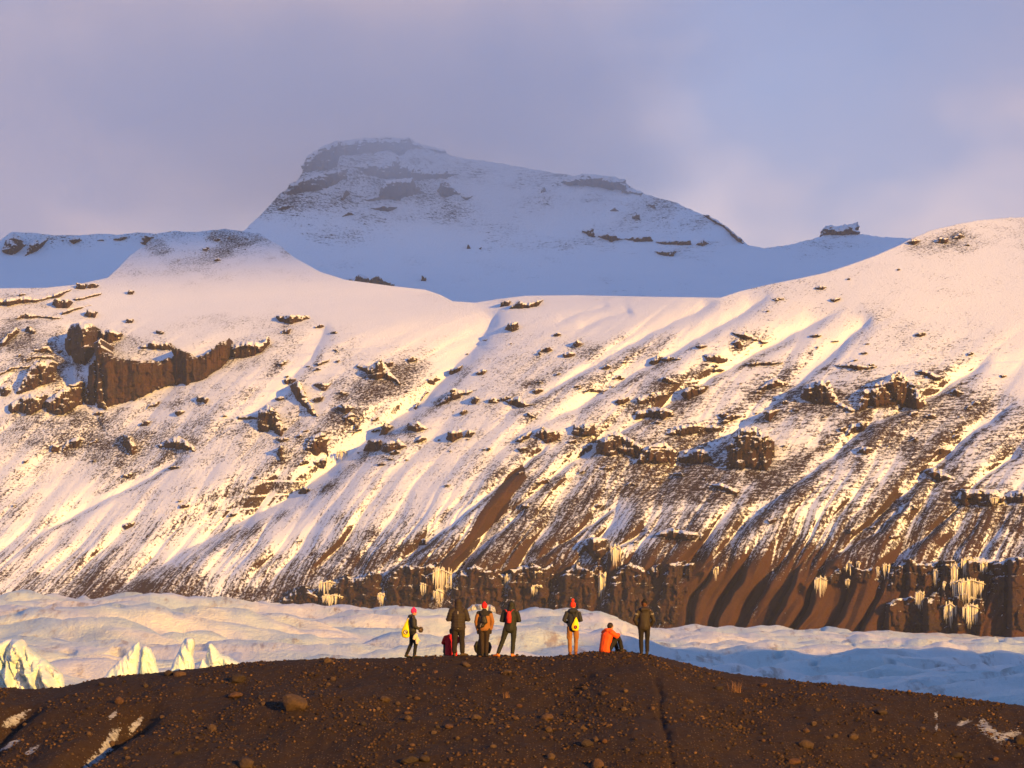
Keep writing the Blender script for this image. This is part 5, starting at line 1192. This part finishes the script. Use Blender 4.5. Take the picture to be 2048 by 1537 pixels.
# big black pack standing behind the tan jacket's legs
V, Q = [], []
ring_tube(V, Q, [(0, 0, .10), (0, 0, .35), (0, 0, .60)], [(.20, .14), (.22, .15), (.15, .12)], 16); ring_tube(V, Q, [(-.08, 0, .64), (.08, 0, .66)], [.09, .09])
gb = melt('backpack', V, Q, cloth('black_pack', (0.010, 0.010, 0.011), 0.6), None, 0.014, 2, 0.012, 12, 9)
gx, gy = (964.5 - CX) / F * 94.35, 94.35; gb.location = (gx, gy, float(moraine_z(np.array([gx]), np.array([gy]), False)[0]) - .03); gb.rotation_euler = (0, R(4), R(-10))
tag(gb, 'big black backpack standing on the ground behind the tan jacket', 'backpack')
for sx in (-1, 1):
    V, Q = [], []; ring_tube(V, Q, [(sx * .20, -.02, .18), (sx * .23, -.03, .34), (sx * .20, -.02, .46)], [.06, .075, .05], 12); melt('side_pocket', V, Q, cloth('black_pack', (0.010, 0.010, 0.011), 0.6), gb, 0.012, 2, 0.008, 16, 3)
V, Q = [], []; ring_tube(V, Q, [(-.18, -.12, .12), (-.25, -.12, .22), (-.22, -.10, .34)], [.012, .012, .012], 8); me = bpy.data.meshes.new('strap'); me.from_pydata([tuple(v) for v in V], [], Q); obj('strap', me, cloth('strap_dark', DARK), gb)
# camera held by the person in profile, and the pale mittens hanging from the wrist
V, Q = [], []
ring_tube(V, Q, [(0, 0, -.05), (0, 0, .05)], [(.075, .05), (.075, .05)], 12)
cm = melt('camera_case', V, Q, cloth('brown_leather', (0.05, 0.028, 0.018), 0.6), None, 0.010, 1); cm.location = W(p1, (.12, .27, 1.00)); tag(cm, 'small brown camera case held in front by the pink-hatted person', 'camera case')
V, Q = [], []; ring_tube(V, Q, [(0, 0, .0), (.06, 0, .0)], [.032, .036], 12); melt('lens', V, Q, cloth('lens_black', (0.02, 0.018, 0.017), 0.3), cm, 0.009, 1)
for dx, dz, ang, lb in ((.07, -.04, .35, 'upper cream mitten dangling at the hip of the pink-hatted person'), (.10, -.17, -.1, 'lower cream mitten dangling beside the thigh of the pink-hatted person')):
    V, Q = [], []
    ring_tube(V, Q, [(0, 0, 0), (-.02, 0, -.09), (-.03, 0, -.17)], [(.05, .03), (.062, .034), (.045, .028)], 12); ring_tube(V, Q, [(.03, 0, -.05), (.075, 0, -.10)], [.024, .020], 10)
    mt = melt('mitten', V, Q, cloth('cream_knit', (0.62, 0.50, 0.34)), None, 0.009, 1, 0.004, 30, 2); mt.location = W(p1, (.30, dx + .02, .88 + dz)); mt.rotation_euler = (0, ang, 0); tag(mt, lb, 'mitten')
# pale marks on the clothes
def patch(b, pts, col, name, parent):
    V, Q = [], []; ring_tube(V, Q, pts, [(.010, .005)] * len(pts), 8); me = bpy.data.meshes.new(name); me.from_pydata([tuple(v) for v in V], [], Q); me.update(); return obj(name, me, cloth('mark_' + name, col), parent)
def kid(b, n): return [c for c in b.children if c.name.split('.')[0] == n][0]
patch(p2, [(-.005, -.172, 1.37), (-.005, -.178, 1.29)], (0.45, 0.40, 0.36), 'reflective_strip', kid(p2, 'jacket'))
patch(p2, [(-.02, -.182, .84), (.02, -.182, .84)], (0.5, 0.45, 0.3), 'hem_label', kid(p2, 'jacket'))
for s in (-1, 1):
    for zz in (1.335, 1.305):
        pts = [(s * (.245 + .07 * math.cos(a)), -.03 + .085 * math.sin(a) * 1.0, zz + .02 * math.cos(a)) for a in np.linspace(-2.2, -.6, 6)] if s > 0 else [(-(.245 + .07 * math.cos(a)), -.03 + .085 * math.sin(a), zz + .02 * math.cos(a)) for a in np.linspace(-2.2, -.6, 6)]
        patch(p7, pts, (0.62, 0.55, 0.45), 'sleeve_stripe', kid(p7, 'jacket'))
print('people', round(time.time() - T_START, 1))

# ------------------------------------------------------------------ air
def box(name, x0, x1, y0, y1, z0, z1):
    V = np.array([(x, y, z) for z in (z0, z1) for y in (y0, y1) for x in (x0, x1)], float)
    Q = np.array([(0, 2, 3, 1), (4, 5, 7, 6), (0, 1, 5, 4), (2, 6, 7, 3), (0, 4, 6, 2), (1, 3, 7, 5)])
    return raw_mesh(name, V, Q, 4, False)
hz = bpy.data.materials.new('haze'); hz.use_nodes = True; nt = hz.node_tree; nt.nodes.clear()
ho = nt.nodes.new('ShaderNodeOutputMaterial'); hv = nt.nodes.new('ShaderNodeVolumePrincipled')
hv.inputs['Color'].default_value = (0.86, 0.90, 0.97, 1); hv.inputs['Density'].default_value = 4.2e-5; hv.inputs['Anisotropy'].default_value = 0.0
nt.links.new(hv.outputs[0], ho.inputs['Volume'])
tag(obj('haze', box('haze', -4500, 4500, -1200, 9000, -60, 1250), hz), 'thin cold haze over the valley', kind='stuff')

# cloud resting on the summit of the far mountain
cm_ = bpy.data.materials.new('summit_cloud'); cm_.use_nodes = True; nt = cm_.node_tree; nt.nodes.clear()
co = nt.nodes.new('ShaderNodeOutputMaterial'); cv = nt.nodes.new('ShaderNodeVolumePrincipled')
cv.inputs['Color'].default_value = (0.995, 0.995, 0.998, 1)
ge = nt.nodes.new('ShaderNodeNewGeometry'); se = nt.nodes.new('ShaderNodeSeparateXYZ'); nt.links.new(ge.outputs['Position'], se.inputs[0])
no = nt.nodes.new('ShaderNodeTexNoise'); no.inputs['Scale'].default_value = 0.0038; no.inputs['Detail'].default_value = 3; nt.links.new(ge.outputs['Position'], no.inputs['Vector'])
def M2(op, a, b):
    n = nt.nodes.new('ShaderNodeMath'); n.operation = op
    for k, v in enumerate((a, b)):
        if isinstance(v, (int, float)): n.inputs[k].default_value = v
        else: nt.links.new(v, n.inputs[k])
    return n.outputs[0]
ex = M2('DIVIDE', M2('ADD', se.outputs[0], 240.0), 620.0); ey = M2('DIVIDE', M2('SUBTRACT', se.outputs[1], 4450.0), 620.0); ez = M2('DIVIDE', M2('SUBTRACT', se.outputs[2], 800.0), 330.0)
rad = M2('ADD', M2('ADD', M2('MULTIPLY', ex, ex), M2('MULTIPLY', ey, ey)), M2('MULTIPLY', ez, ez))
rad = M2('ADD', rad, M2('MULTIPLY', M2('SUBTRACT', no.outputs['Fac'], 0.5), 2.4))
mr = nt.nodes.new('ShaderNodeMapRange'); mr.interpolation_type = 'SMOOTHSTEP'; nt.links.new(rad, mr.inputs[0])
mr.inputs[1].default_value = 0.15; mr.inputs[2].default_value = 0.95; mr.inputs[3].default_value = 0.0023; mr.inputs[4].default_value = 0.0
nt.links.new(mr.outputs[0], cv.inputs['Density']); nt.links.new(cv.outputs[0], co.inputs['Volume'])
cm_.cycles.volume_step_rate = 1.0
CLB = box('summit_cloud', -980, 500, 3750, 5150, 420, 1180)
tag(obj('summit_cloud', CLB, cm_), 'pale cloud wrapped round the summit of the far mountain', kind='stuff')
